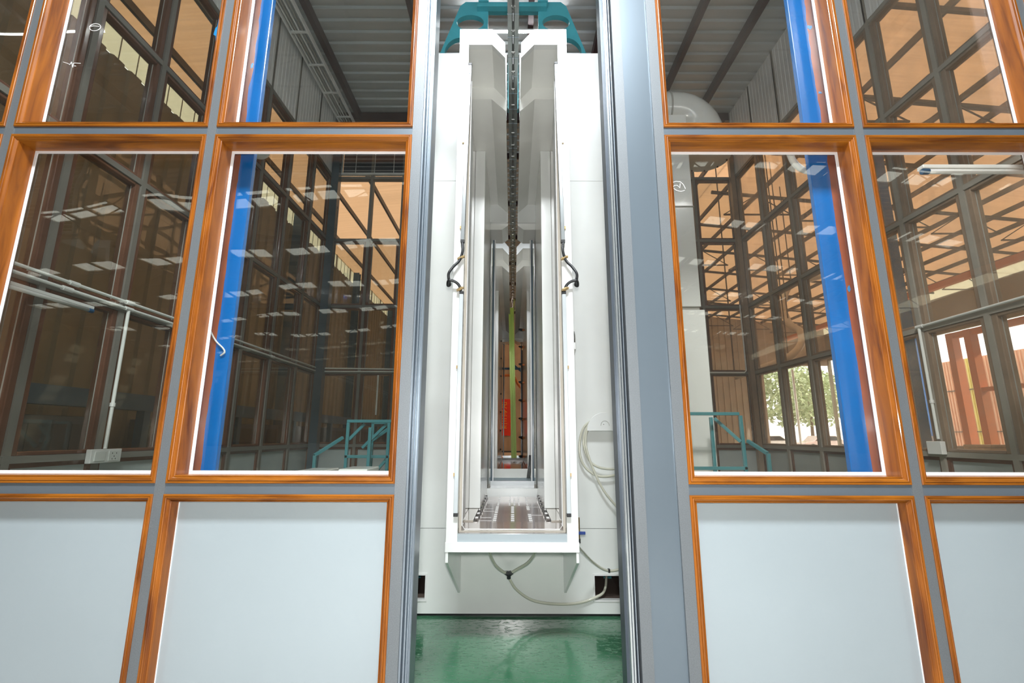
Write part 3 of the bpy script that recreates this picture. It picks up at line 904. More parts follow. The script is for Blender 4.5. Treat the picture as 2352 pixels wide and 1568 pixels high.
light_bar(-.312, -.3095, .763, 2.055, False, 'lower left slim tube light on the booth hood, bare white')
light_bar(.312, .3095, .763, 2.055, False, 'lower right slim tube light on the booth hood, bare white')
def bar_cable(s_, label):
    t = thing('power_cable', label, 'cable', (s_ * .31, 2.70, 2.335), 'black cables between the tube lights')
    Y = 2.690
    p = spline([(s_ * .311, 2.70, 2.371), (s_ * .308, Y, 2.31), (s_ * .325, Y, 2.25), (s_ * .36, Y - .01, 2.205), (s_ * .385, Y - .02, 2.16), (s_ * .386, Y - .01, 2.125),
                (s_ * .383, Y + .03, 2.105), (s_ * .395, Y + .02, 2.095), (s_ * .385, Y - .015, 2.115), (s_ * .35, Y - .01, 2.11), (s_ * .325, Y, 2.09), (s_ * .312, 2.70, 2.056)], 8)
    MB().tube(p, .0085, 10).build('cord', M['black_rubber'], t, smooth=True)
    for (x, z) in ((s_ * .317, 2.268), (s_ * .317, 2.068)):
        mb = MB().tube([(x - .012, Y + .002, z - .007), (x + .012, Y + .002, z + .007)], .0105, 10)
        mb.box(x - .022, x - .012, Y - .004, Y + .018, z - .012, z - .003).box(x + .012, x + .022, Y - .004, Y + .018, z + .003, z + .012)
        mb.build('cable_clamp', M['brass'], t)
bar_cable(-1, 'black power cable looping between the two left tube lights')
bar_cable(1, 'black power cable looping between the two right tube lights')

# ================================================================== TEAL GANTRY AND CONVEYOR TRACK
gt = thing('gantry', 'teal steel gantry with big round cutouts above the booth', 'gantry', (0, 3.9, 0))
def plate_with_holes(s_):
    """arch half with two oval holes, cut with bmesh boolean-free bridging: outer ring split by radial cells"""
    import itertools
    outer = [(.0, 5.46), (.476, 5.46), (.53, 5.41), (.735, 4.80), (.80, 4.55), (.25, 4.55), (.25, 5.36), (.0, 5.36)]
    holes = [(.425, 5.215, .134, .090), (.51, 4.87, .160, .170)]
    b = bmesh.new()
    fn = lambda lst: [b.verts.new((s_ * x, 0, z)) for x, z in lst]
    vo = fn(outer); ed = [b.edges.new((vo[i], vo[(i + 1) % len(vo)])) for i in range(len(vo))]
    for (cx, cz, rx, rz) in holes:
        vh = fn([(cx + rx * math.cos(2 * PI * k / 40), cz + rz * math.sin(2 * PI * k / 40)) for k in range(40)])
        ed += [b.edges.new((vh[i], vh[(i + 1) % 40])) for i in range(40)]
    bmesh.ops.triangle_fill(b, use_beauty=True, use_dissolve=False, edges=ed)
    fs = list(b.faces)
    r = bmesh.ops.extrude_face_region(b, geom=fs)
    bmesh.ops.translate(b, vec=(0, .055, 0), verts=[v for v in r['geom'] if isinstance(v, bmesh.types.BMVert)])
    bmesh.ops.recalc_face_normals(b, faces=b.faces)
    vs = [(v.co.x, v.co.y + 3.9, v.co.z) for v in b.verts]; b.verts.index_update()
    fcs = [[v.index for v in f.verts] for f in b.faces]
    b.free()
    return MB().add(vs, fcs).build('gantry_plate', M['teal'], gt)
plate_with_holes(-1); plate_with_holes(1)
MB().box(-.36, .33, 3.84, 3.90, 5.345, 5.39).build('cross_beam', M['teal'], gt, bevel=.003)
for s_ in (-1, 1):
    x = s_ * .292
    MB().box(x - .037, x + .037, 3.85, 3.895, 5.391, 6.46).build('hanger_post', M['teal'], gt)
    MB().box(x - .05, x + .05, 3.83, 3.90, 5.392, 5.405).build('foot_plate', M['teal'], gt)
    MB().box(s_ * .76 - .05, s_ * .76 + .05, 3.90, 4.0, .012, 4.55).build('gantry_leg', M['teal'], gt)
# conveyor track: hollow section with a slot underneath
tr = thing('conveyor_track', 'long grey overhead conveyor track running through the booth roofs', 'conveyor', (0, 2.4, 4.10))
TZ = 4.10; tw = .040; mb = MB(); y0, y1 = .6, 34.0
prof = [(-tw, TZ), (-tw, TZ + .10), (tw, TZ + .10), (tw, TZ), (.009, TZ), (.009, TZ + .006), (tw - .006, TZ + .006), (tw - .006, TZ + .094), (-tw + .006, TZ + .094), (-tw + .006, TZ + .006), (-.009, TZ + .006), (-.009, TZ)]
MB().prism(prof, lambda u, v, k: (u, (y0, y1)[k], v)).build('track_section', M['track_grey'], tr)
# hanger rods from ceiling gantries
for y in (3.87,):
    MB().box(-.05, .05, y - .03, y + .03, TZ + .10, 5.345).build('drop_bracket', M['teal'], tr)
for y in (5.6, 7.8, 12.5, 18.5, 24.5, 30.5):
    top = 6.5 if y < 7 else 9.35
    MB().box(-.02, .02, y - .02, y + .02, TZ + .10, top).build('drop_rod', M['truss'], tr)
jm = MB().box(-tw - .003, tw + .003, -.0025, .0025, TZ - .003, TZ - .0005)
jmesh = None; tmesh = None
for k in range(60):
    y = 2.55 + k * .195
    if jmesh is None:
        jo = MB().box(-tw - .002, tw + .002, y - .002, y + .002, TZ - .0035, TZ - .0005).build('track_joint', M['alu'], tr, loc=(0, y, TZ)); jmesh = jo
        mb = MB().box(-.013, .013, y - .067, y - .057, TZ - .012, TZ - .002).tube([(0, y - .062, TZ - .012), (0, y - .062, TZ - .055)], .003, 8)
        mb.tube([(0, y - .062, TZ - .006), (0, y + .05, TZ - .008)], .0022, 6)
        to = mb.build('trolley', M['chrome'], tr, loc=(0, y, TZ)); tmesh = to
    else:
        for src in (jmesh, tmesh):
            c = src.copy(); COL.objects.link(c); c.location = (0, y, TZ)
# hanging extrusion wrapped in yellow-green film
hp = thing('hanging_profile', 'long yellow-green film-wrapped profile hanging from the conveyor inside the booth', 'profile', (0, 9.2, .78))
pf = [(-.052, -.02), (-.052, .02), (-.012, .02), (-.012, .012), (.012, .012), (.012, .02), (.052, .02), (.052, -.02), (.02, -.02), (.016, -.012), (-.006, -.012), (-.012, -.02)]
MB().prism(pf, lambda u, v, k: (u + (.03, -.03)[k], 9.2 + v, (.78, 3.76)[k])).build('wrapped_profile', M['green_film'], hp)
MB().tube(spline([(.0, 9.2, TZ - .05), (-.004, 9.2, 3.98), (-.02, 9.2, 3.90), (.0, 9.2, 3.80), (-.025, 9.2, 3.74)], 6), .007, 6).build('hook', M['chrome'], hp)
MB().tube([(.02, 9.17, 3.76), (.03, 9.16, 3.93), (.06, 9.16, 3.90), (.065, 9.16, 3.72), (.03, 9.17, 3.69)], .006, 6).build('wire_tie', M['green_film'], hp)

# ================================================================== HOSES
hr = thing('hose_hanger', 'white half-round hose hanger on the right of the booth front', 'hose hanger', (.66, YP, 1.2))
def half_disc(r, y0, y1, cx, cz, rin=0):
    pl = [(cx + r * math.cos(PI * k / 30), cz + r * math.sin(PI * k / 30)) for k in range(31)]
    if rin:
        pl += [(cx - .035 + .0 * k, cz) for k in ()]
    return MB().prism(pl, lambda u, v, k: (u, (y0, y1)[k], v))
cxh, czh = .655, 1.235
half_disc(.128, YP - .075, YP - .068, cxh, czh).build('front_plate', M['white_pvc'], hr, bevel=.001)
half_disc(.085, YP - .068, YP, cxh, czh).build('drum', M['white_pvc'], hr)
MB().tube([(cxh + .03 * math.cos(a * PI / 14), YP - .0755, czh + .035 + .034 * math.sin(a * PI / 14)) for a in range(15)], .0016, 5).build('cut_line', M['grey_plastic'], hr)
MB().tube([(cxh - .01, YP - .0757, czh + .045), (cxh - .01, YP - .0772, czh + .045)], .003, 8).build('screw', M['chrome'], hr)
Yh = YP - .035
def tag_hose(pts, r, label, name='clear_hose'):
    o = MB().tube(pts, r, 10).build(name, M['hose'], None, smooth=True)
    tag(o, label, 'hose', 'clear plastic hoses around the booth'); return o
coil1 = spline([(.80, Yh, 1.30), (.66, Yh, 1.335), (.52, Yh, 1.27), (.475, Yh - .005, 1.13), (.50, Yh - .01, 1.00), (.60, Yh - .01, .925), (.74, Yh - .01, .94), (.84, Yh, 1.02), (.86, Yh + .005, 1.16),
               (.78, Yh + .01, 1.31), (.64, Yh + .005, 1.345), (.54, Yh, 1.27), (.505, Yh - .005, 1.15), (.55, Yh - .012, 1.02), (.65, Yh - .015, .975), (.78, Yh - .01, .99), (.87, Yh, 1.08), (.84, Yh + .01, 1.24), (.70, Yh + .015, 1.345), (.56, Yh, 1.27),
               (.518, Yh - .02, 1.17), (.54, Yh - .025, 1.04), (.62, Yh - .025, .85), (.72, Yh - .025, .72), (.83, Yh - .025, .60), (.90, Yh - .02, .46), (.80, 3.38, .355), (.71, 3.37, .318), (.62, 3.34, .325), (.53, 3.26, .39), (.45, 3.12, .48), (.40, 3.0, .545), (.393, 2.955, .578)], 8)
tag_hose(coil1, .0085, 'long clear hose coiled on the half-round hanger and looping down to the valve')
tag(MB().box(.640, .652, 3.335, 3.36, .308, .330).build('hose_clip', M['black_rubber']), 'small black clip on the bottom of the coiled hose', 'clip')
Yv = 3.32
tag_hose(spline([(-.15, 2.95, .585), (-.14, 3.05, .50), (-.11, 3.18, .40), (-.065, 3.27, .335), (-.035, 3.30, .315)], 8), .009, 'clear hose dropping from the booth shelf to the left arm of the black connector')
tag_hose(spline([(.145, 2.95, .585), (.14, 3.05, .50), (.10, 3.18, .41), (.03, 3.27, .345), (-.010, 3.30, .315)], 8), .009, 'clear hose dropping from the booth shelf to the right arm of the black connector')
tag_hose(spline([(-.022, 3.31, .285), (.03, 3.35, .20), (.14, 3.38, .125), (.30, 3.39, .10), (.45, 3.40, .105), (.56, 3.41, .135), (.63, 3.46, .16), (.67, 3.58, .215), (.68, 3.70, .22)], 8), .009, 'clear hose running from the black connector into the right fork pocket')
tc_ = MB().tube([(-.040, 3.30, .318), (-.022, 3.305, .302), (-.022, 3.31, .280)], .014, 10).tube([(-.005, 3.30, .320), (-.022, 3.305, .302)], .014, 10)
tc_.box(-.05, -.02, 3.285, 3.315, .31, .325).box(-.022, .006, 3.285, 3.315, .31, .325)
tag(tc_.build('hose_connector', M['black_rubber']), 'black Y shaped connector joining three clear hoses in front of the booth', 'connector')
# spray lance beside the hood and its valve
ln = thing('spray_lance', 'tall thin grey spray lance standing beside the right side of the hood', 'lance', (.405, 2.95, .72))
MB().tube([(.385, 2.95, .72), (.383, 2.95, 1.0), (.392, 2.95, 1.7), (.400, 2.95, 1.745)], [.0075, .007, .004, .006], 8).build('lance_tube', M['grey_plastic'], ln)
MB().tube([(.400, 2.95, 1.745), (.400, 2.95, 1.79)], [.009, .0085], 10).build('collar', M['white_plastic'], ln)
MB().tube([(.3995, 2.95, 1.79), (.3995, 2.95, 1.84), (.399, 2.95, 1.865)], [.0065, .006, .002], 10).build('tip', M['chrome'], ln)
vv = thing('ball_valve', 'small ball valve with a dark blue lever at the lower right of the hood', 'valve', (.40, 2.95, .62))
MB().tube([(.393, 2.95, .60), (.393, 2.95, .72)], .012, 10).build('valve_body', M['brass'], vv)
MB().tube([(.393, 2.95, .575), (.393, 2.95, .60)], .014, 10).build('nut', M['black_rubber'], vv)
MB().box(.385, .435, 2.93, 2.938, .625, .643).build('lever', M['blue_valve'], vv, bevel=.003)

# ================================================================== BLUE COLUMNS
def blue_column(x0, x1, y0, s_, label):
    """s_ = +1: the primed edge is on the +x side"""
    t = thing('blue_column', label, 'column', ((x0 + x1) / 2, y0 + .04, 0), 'blue steel columns behind the partition')
    MB().box(x0, x1, y0, y0 + .03, .012, 6.46).build('shaft', M['blue'], t, bevel=.004)
    e0 = x1 - .012 if s_ > 0 else x0 + .012
    rnd = random.Random(3 if s_ > 0 else 5)
    edge = []; z = .1; w = 0
    # bare primer that the painters left beside the frame, ragged where the blue ends
    inner = (1.612 if s_ > 0 else -1.400)
    while z < 6.4:
        w = w * .8 + rnd.uniform(-.006, .006)
        if z < 2.5: amp = .35
        else: amp = 1.0
        edge.append((inner + w * amp, z)); z += rnd.uniform(.02, .07)
    far = inner + s_ * .14
    vs = []; fs = []
    for i, (x, z) in enumerate(edge):
        vs += [(x, y0 - .0012, z), (far, y0 - .0012, z), (x, y0 + .0005, z), (far, y0 + .0005, z)]
    for i in range(len(edge) - 1):
        a = 4 * i; b_ = a + 4
        fs += [(a, a + 1, b_ + 1, b_), (a + 2, b_ + 2, b_ + 3, a + 3), (a, b_, b_ + 2, a + 2), (a + 1, a + 3, b_ + 3, b_ + 1)]
    MB().add(vs, fs).build('primed_edge', M['primer'], t)
    return t, inner
cl, inl = blue_column(-1.60, -1.335, 2.16, -1, 'blue steel column behind the second bay left of the doorway, rust primer on its edge')
cr, inr = blue_column(1.520, 1.80, 2.16, 1, 'blue steel column behind the first bay right of the doorway, rust primer on its edge')
def fleck(parent, x, z, w, h, seed):
    r = random.Random(seed); n = 11; pl = []
    for k in range(n):
        a = 2 * PI * k / n; q = r.uniform(.45, 1.1); pl.append((x + w * q * math.cos(a), z + h * q * math.sin(a)))
    MB().prism(pl, lambda u, v, k: (u, (2.1565, 2.1595)[k], v)).build('paint_flake', M['blue_drip'], parent)
for px, py, w, h, sd in ((576, 152, .007, .022, 1), (497, 72, .02, .085, 9)):
    x, z = S(px, py, 2.158); fleck(cl, x, z, w, h, sd)
for px, py, w, h, sd in ((1856, 62, .013, .018, 2), (1880, 212, .012, .008, 3), (1948, 660, .009, .022, 4), (1946, 500, .004, .012, 6)):
    x, z = S(px, py, 2.158); fleck(cr, x, z, w, h, sd)

# ================================================================== ADDED FILL LIGHTS, LAMPS OF THE ROOM
def fill_strip(t, x, y, z0, z1, s_, m='booth_tube'):
    """lit tube behind the hood upright, shining into the booth"""
    MB().box(min(x, x + s_ * .012), max(x, x + s_ * .012), y, y + .03, z0, z1).build('lamp_channel', M['white_plastic'], t)
    MB().tube([(x - s_ * .006, y + .018, z0 + .02), (x - s_ * .006, y + .018, z1 - .02)], .006, 8).build('lamp_tube', M[m], t)
M['booth_tube'] = emit_mat('booth_lamp_tube', (1, .98, .94), 5.0)
M['booth_tube_far'] = emit_mat('booth_lamp_tube_far', (1, .98, .94), 16.0)
for s_ in (-1, 1):  # unseen strips added to brighten both booth interiors
    fill_strip(b1, s_ * .323, 2.765, .75, 3.55, s_)
    fill_strip(b2, s_ * .323, 6.295, .75, 3.55, s_, 'booth_tube_far')

def tube_fixture(a, b, label, group, r=.013, dirn=(0, 0, -1), lit=True, name='fluorescent_lamp', m='lamp_tube'):
    a = Vector(a); b = Vector(b); d = (b - a).normalized()
    t = thing(name, label, 'lamp', tuple(a), group)
    up = Vector(dirn)
    MB().bar(a, b, .04, .022).build('housing', M['white_plastic'], t, bevel=.004)
    MB().tube([a + up * .024 + d * .03, b + up * .024 - d * .03], r, 10).build('tube', M[m] if lit else M['white_plastic'], t, smooth=True)
    for p, q in ((a, 1), (b, -1)):
        MB().tube([p + up * .024 + d * q * .002, p + up * .024 + d * q * .035], r + .003, 10).build('socket', M['blue_dark'] if not lit else M['white_plastic'], t)
    return t
tube_fixture((-.75, 5.2, 6.43), (.75, 5.2, 6.43), 'lit fluorescent tube under the room ceiling behind the teal gantry', 'ceiling tube lamps of the room')
tube_fixture((-2.4, 2.22, 4.9), (-.3, 2.22, 4.9), 'lit fluorescent tube inside, above the windows left of the doorway', 'tube lamps above the doorway', dirn=(0, .5, -.87), m='lamp_tube_high', r=.018)  # added out of view to light the room and booth front
tube_fixture((.6, 2.22, 4.9), (2.9, 2.22, 4.9), 'lit fluorescent tube inside, above the windows right of the doorway', 'tube lamps above the doorway', dirn=(0, .5, -.87), m='lamp_tube_high', r=.018)  # second added tube, likewise out of view
tube_fixture((XW0 + .03, 2.35, 2.075), (XW0 + .03, 3.17, 2.075), 'white tube lamp along the left partition under the two conduits', 'unlit tube lamps', dirn=(.4, 0, -.9), lit=False)
tube_fixture((2.16, 2.24, 2.595), (3.45, 2.24, 2.595), 'white tube lamp with a blue end on the back of the right transom', 'unlit tube lamps', dirn=(0, -.2, -.98), lit=False)

# conduits of the left, back and right partitions
def conduit(pts, r, label, tees=(), name='conduit', group='white electrical conduits', boxes=()):
    t = thing(name, label, 'conduit', tuple(pts[0]), group)
    MB().tube(pts, r, 10).build('pipe', M['white_pvc'], t, smooth=False)
    for p, ax in tees:
        p = Vector(p); ax = Vector(ax)
        MB().tube([p - ax * .035, p + ax * .035], r * 1.5, 10).build('fitting', M['white_plastic'], t)
    return t
zc1, zc2 = 2.205, 2.155
conduit([(XW0 + .02, 2.2, zc1), (XW0 + .02, 7.02, zc1), (XW0 + .06, 7.06, zc1), (-1.1, 7.06, zc1 - .02)], .011, 'upper of the two white conduits running along the left partition', [((XW0 + .02, 3.02, zc1), (0, 1, 0)), ((XW0 + .02, 3.49, zc1), (0, 1, 0))])
conduit([(XW0 + .02, 2.2, zc2), (XW0 + .02, 7.0, zc2), (XW0 + .08, 7.06, zc2), (-1.1, 7.06, zc2)], .011, 'lower of the two white conduits running along the left partition', [((XW0 + .02, 2.98, zc2), (0, 1, 0)), ((XW0 + .02, 3.49, zc2), (0, 1, 0)), ((XW0 + .02, 5.7, zc2), (0, 1, 0))])
conduit([(XW0 + .02, 3.49, zc2 - .012), (XW0 + .02, 3.49, 1.10)], .012, 'upright white conduit dropping to the socket box on the left partition', [((XW0 + .02, 3.49, 1.42), (0, 0, .4))])
conduit([(XW1 - .02, 2.2, 2.20), (XW1 - .02, 4.10, 2.17)], .011, 'white conduit along the right partition at the transom', [((XW1 - .02, 4.09, 2.17), (0, 1, 0))])
conduit([(XW1 - .02, 4.10, 2.155), (XW1 - .02, 4.10, 1.18)], .012, 'upright white conduit on the right partition ending in a box', [((XW1 - .02, 4.10, 1.5), (0, 0, .4))])
conduit([(1.05, 7.06, 2.15), (XW1 - .15, 7.06, 2.15), (XW1 - .12, 7.06, 2.18), (XW1 - .12, 7.06, 3.22)], .011, 'thin conduit on the back partition turning up beside the right corner')
conduit([(-2.05, 7.06, 2.1), (-2.05, 7.06, 1.5)], .012, 'short upright conduit on the back partition behind the left guard rail')
sb = thing('switch_socket', 'white double switch and socket box on the left partition', 'switch', (XW0 + .02, 3.49, 1.055))
MB().box(XW0 + .001, XW0 + .04, 3.36, 3.62, 1.0, 1.098).build('back_box', M['white_plastic'], sb, bevel=.004)
MB().box(XW0 + .04, XW0 + .047, 3.385, 3.475, 1.015, 1.083).build('rocker', M['white_pvc'], sb, bevel=.003)
so = MB().box(XW0 + .04, XW0 + .045, 3.505, 3.595, 1.012, 1.086).build('socket_plate', M['white_pvc'], sb, bevel=.002)
for dy, dz in ((-.018, .018), (.018, .018), (0, -.004), (-.014, -.022), (.014, -.022)):
    MB().box(XW0 + .0451, XW0 + .0456, 3.55 + dy - .003, 3.55 + dy + .003, 1.049 + dz - .005, 1.049 + dz + .005).build('pin_hole', M['black'], so)
jb = MB().box(XW1 - .045, XW1 - .001, 4.06, 4.20, 1.05, 1.16).build('junction_box', M['white_plastic'], bevel=.004)
tag(jb, 'white junction box at the foot of the right partition conduit', 'box')

# round white lamp and bent white hose seen through the windows
rl = thing('round_lamp', 'round white lamp with small black lettering behind the left window top', 'lamp', (-1.34, 2.42, 2.62))
rx, rz_ = S(590, 346, 2.42)
MB().tube([(rx, 2.40, rz_ + .04), (rx, 2.42, rz_ + .02), (rx, 2.42, rz_ - .012), (rx, 2.42, rz_ - .03)], [.02, .055, .062, .045], 24).build('lamp_body', M['white_pvc'], rl, smooth=True)
MB().tube([(rx, 2.41, rz_ + .04), (rx, 2.30, rz_ + .06), (rx, 2.125, 2.64)], .01, 8).build('bracket', M['white_plastic'], rl)
lettering('LED', .014, (rx + .022, 2.362, rz_ - .004), 'h', M['black'], rl)
bh = MB().tube(spline([(1.42, 2.16, 2.66), (1.47, 2.2, 2.60), (1.56, 2.24, 2.575), (1.68, 2.26, 2.58), (1.80, 2.20, 2.61)], 8), .016, 10).build('white_hose', M['white_plastic'], smooth=True)
tag(bh, 'bent white plastic hose behind the top of the right window beside the blue column', 'hose')
lw_ = MB().tube(spline([(-1.455, 2.155, 1.72), (-1.43, 2.15, 1.68), (-1.40, 2.15, 1.635), (-1.362, 2.15, 1.60), (-1.352, 2.15, 1.58), (-1.372, 2.155, 1.565)], 8), .004, 8).build('loose_wire', M['white_plastic'], smooth=True)
tag(lw_, 'loose bent white wire hanging across the left blue column', 'wire')

# cable tray under the room ceiling, left
ct = thing('cable_tray', 'cable tray with bundled cables under the ceiling, left side', 'cable tray', (-2.82, 4.5, 6.35))
MB().box(-2.93, -2.91, 2.3, 7.0, 6.36, 6.42).box(-2.70, -2.68, 2.3, 7.0, 6.36, 6.42).build('tray_rail', M['sandwich'], ct)
for k in range(9):
    MB().box(-2.91, -2.70, 2.4 + k * .55, 2.43 + k * .55, 6.36, 6.375).build('rung', M['sandwich'], ct)
for k, xx in enumerate((-2.88, -2.84, -2.80, -2.755)):
    MB().tube([(xx, 2.35, 6.388), (xx, 6.95, 6.388)], .011 + .003 * (k % 2), 8).build('cable', M['grey_plastic'] if k % 2 else M['sandwich'], ct)
for y in (2.6, 4.6, 6.6):
    MB().box(-2.81, -2.80, y, y + .01, 6.40, 6.6).build('drop_rod', M['purlin'], ct)

# white tower cabinet right of the booth, and the round duct with its elbow
cb = thing('white_tower_cabinet', 'tall white cabinet tower right of the booth behind the right window', 'cabinet', (1.4, 4.6, 0))
MB().box(.98, 1.93, 4.6, 5.5, 2.50, 4.72).build('upper_body', M['white_pvc'], cb, bevel=.004)
MB().box(.98, 1.955, 4.58, 5.5, .012, 2.46).build('lower_body', M['white_pvc'], cb, bevel=.004)
MB().box(.98, 1.92, 4.62, 5.5, 2.46, 2.50).build('joint_strip', M['grey_plastic'], cb)
MB().box(.98, 1.935, 4.592, 4.60, 3.60, 3.612).build('seam', M['grey_plastic'], cb)
dc = thing('round_duct', 'fat white round duct with an elbow above the tower cabinet', 'duct', (1.9, 5.3, 4.7))
p = [(1.2, 5.25, 5.25), (2.05, 5.25, 5.25)] + [(2.05 + .36 * math.sin(a), 5.25, 4.89 + .36 * math.cos(a)) for a in [math.radians(q) for q in range(12, 91, 13)]] + [(2.41, 5.25, 4.62)]
MB().tube(p, .235, 28).build('duct_body', M['white_pvc'], dc, smooth=True)
MB().tube([(2.41, 5.25, 4.62), (2.41, 5.25, 4.585)], .285, 28).build('flange', M['white_plastic'], dc)
for x in (1.55, 1.95):
    MB().tube([(x, 5.25, 5.25), (x + .02, 5.25, 5.25)], .243, 28).build('duct_band', M['grey_plastic'], dc)
for k in range(10):
    a = 2 * PI * k / 10
    MB().tube([(2.41 + .26 * math.cos(a), 5.25 + .26 * math.sin(a), 4.586), (2.41 + .26 * math.cos(a), 5.25 + .26 * math.sin(a), 4.572)], .012, 6).build('bolt', M['purlin'], dc)
MB().box(1.3, 1.34, 5.2, 5.3, 4.72, 5.03).build('duct_support', M['sandwich'], dc)
MB().tube([(1.2, 5.25, 4.725), (1.2, 5.25, 5.25)], .2, 20).build('duct_riser', M['white_pvc'], dc)

# teal guard rails and steps on both sides of the booth
def rail(loc, label, pieces, group='teal guard rails beside the booth', cat='guard rail', name='guard_rail'):
    t = thing(name, label, cat, loc, group)
    for nm, a, b in pieces:
        MB().bar(a, b, .028, .028).build(nm, M['teal_rail'], t, bevel=.003)
    return t
yl = 4.6
XS_ = .07
rail((-1.4 + XS_, yl, .012), 'teal guard rail of square tube to the left of the booth', [
    ('top_rail', (-1.68 + XS_, yl, 1.335), (-1.0 + XS_, yl, 1.335)), ('mid_rail', (-1.68 + XS_, yl, 1.0), (-1.0 + XS_, yl, 1.0)),
    ('post', (-1.667 + XS_, yl, .012), (-1.667 + XS_, yl, 1.32)), ('post', (-1.27 + XS_, yl, .012), (-1.27 + XS_, yl, 1.32)),
    ('handrail', (-1.70 + XS_, yl - .03, 1.18), (-1.87 + XS_, yl - .25, 1.02)), ('post', (-1.86 + XS_, yl - .26, .012), (-1.86 + XS_, yl - .26, 1.02)),
    ('brace', (-1.66 + XS_, yl + .03, 1.16), (-1.52 + XS_, yl + .04, 1.31)), ('post', (-1.53 + XS_, yl + .35, .012), (-1.53 + XS_, yl + .35, 1.33)),
    ('handrail', (-1.28 + XS_, yl + .35, 1.33), (-1.50 + XS_, yl + .1, 1.12)), ('brace', (-1.30 + XS_, yl + .04, 1.31), (-1.53 + XS_, yl + .04, 1.08)),
    ('post', (-1.36 + XS_, yl - .3, .012), (-1.36 + XS_, yl - .3, 1.27)), ('brace', (-1.28 + XS_, yl + .03, .98), (-1.50 + XS_, yl + .03, .72)), ('top_rail', (-1.54 + XS_, yl + .35, 1.33), (-1.0 + XS_, yl + .35, 1.33))])
yr = 4.2
rail((1.8, yr, .012), 'teal guard rail of square tube in front of the white tower cabinet', [
    ('top_rail', (1.30, yr, 1.395), (2.02, yr, 1.395)), ('mid_rail', (1.30, yr, .925), (2.05, yr, .925)),
    ('post', (2.045, yr, .012), (2.03, yr, 1.38)), ('post', (1.83, yr + .15, .012), (1.83, yr + .15, 1.37)),
    ('brace', (1.85, yr + .12, 1.36), (2.02, yr + .01, 1.15)), ('handrail', (2.06, yr - .03, 1.16), (2.12, yr - .22, 1.06)), ('post', (2.12, yr - .23, .012), (2.12, yr - .23, 1.06)),
    ('post', (1.34, yr, .012), (1.34, yr, 1.38))])

# pale work boxes standing behind the left sill, tops showing
def ctrl_box(x0, x1, y0, y1, zt, tilt, label, name):
    t = thing(name, label, 'cabinet', ((x0 + x1) / 2, (y0 + y1) / 2, .012), 'low white machine boxes behind the left window')
    MB().prism([(y0, .012), (y1, .012), (y1, zt), (y0 + .04, zt - .0), (y0, zt - tilt)], lambda u, v, k: ((x0, x1)[k], u, v)).build('body', M['white_pvc'], t, bevel=.006)
    MB().box(x0 + .03, x1 - .03, y0 - .003, y0, .3, zt - tilt - .08).build('door', M['black'], t)
    MB().box(x1 - .06, x1 - .04, y0 - .012, y0 - .003, .6, .72).build('handle', M['chrome'], t)
ctrl_box(-1.34, -1.17, 2.95, 3.25, .985, .02, 'low white machine box showing above the sill, left of the other', 'control_box')
ctrl_box(-1.08, -.90, 2.95, 3.25, .995, .05, 'low white machine box showing above the sill, nearer the doorway', 'control_box')

# ================================================================== HALL BEYOND THE PARTITIONS
# blue machine line against the left hall wall
bl = thing('crane_runway', 'dark blue long steel beam on posts along the left hall wall', 'steel beam', (-8.2, 8, 0))
MB().box(-8.35, -8.1, 2.5, 34, 1.72, 2.06).build('beam', M['blue_dark'], bl)
for k in range(9):
    MB().box(-8.32, -8.14, 3.2 + k * 3.6, 3.38 + k * 3.6, 0, 1.72).build('post', M['blue_dark'], bl)
for k in range(8):
    o = thing('machine_cabinet', 'dark machine cabinet below the blue beam, %s from the front' % ['first', 'second', 'third', 'fourth', 'fifth', 'sixth', 'seventh', 'eighth'][k], 'cabinet', (-8.55, 4.2 + k * 3.6, 0), 'dark cabinets along the left hall wall')
    y = 3.7 + k * 3.6
    MB().box(-8.85, -8.45, y, y + 2.6, .0, 1.55).build('body', M['dark_track'], o, bevel=.01)
    for j in range(3):
        MB().box(-8.448, -8.44, y + .1 + j * .83, y + .82 + j * .83, .15, 1.4).build('door', M['black'], o)
# hall columns
def hcol(x, y, label, m):
    t = thing('hall_column', label, 'column', (x, y, 0), 'steel columns of the hall')
    h = roof_z(x) - .2
    MB().box(x - .16, x + .16, y - .14, y - .12, 0, h).box(x - .16, x + .16, y + .12, y + .14, 0, h).box(x - .01, x + .01, y - .12, y + .12, 0, h).build('shaft', m, t)
    MB().box(x - .22, x + .22, y - .2, y + .2, 0, .03).build('base_plate', m, t)
for y, l in ((14.0, 'blue steel column at the left hall wall, first behind the room'), (17.6, 'blue steel column at the left hall wall, second behind the room'), (24.8, 'blue steel column at the left hall wall, third behind the room'), (32.0, 'blue steel column at the left hall wall, nearest the far wall')):
    hcol(-8.7, y, l, M['blue_dark'])
for x, y, l in ((12.5, 14.5, 'slender blue column standing free in the right half of the hall'), (25.5, 16, 'column beside the right hall wall, nearest the room'), (25.5, 29, 'column beside the right hall wall, far end')):
    hcol(x, y, l, M['blue'])
# orange crane rail and posts on the right
cr_ = thing('crane_rail', 'long orange crane rail high along the right side of the hall', 'crane rail', (22, 10, 8.0))
MB().box(21.9, 22.2, -20, 37, 8.7, 9.0).build('beam', M['orange_steel'], cr_)
for k in range(7):
    MB().box(22.0, 22.1, -17 + k * 8.5, -16.9 + k * 8.5, 9.0, roof_z(22) - .02).build('hanger', M['truss'], cr_)
op = thing('orange_portal', 'orange steel portal frame near the right hall wall', 'portal', (23.5, 24, 0))
for y in (23.2, 24.2):
    MB().box(23.3, 23.7, y, y + .35, 0, 6.6).build('post', M['orange_steel'], op)
MB().box(23.35, 23.65, 16.0, 24.5, 6.3, 6.6).build('beam', M['orange_steel'], op)
MB().box(23.35, 23.65, 16.0, 23.2, 3.4, 3.6).build('rail', M['orange_steel'], op)
MB().box(23.3, 23.7, 16.0, 16.35, 0, 6.6).build('post', M['orange_steel'], op)
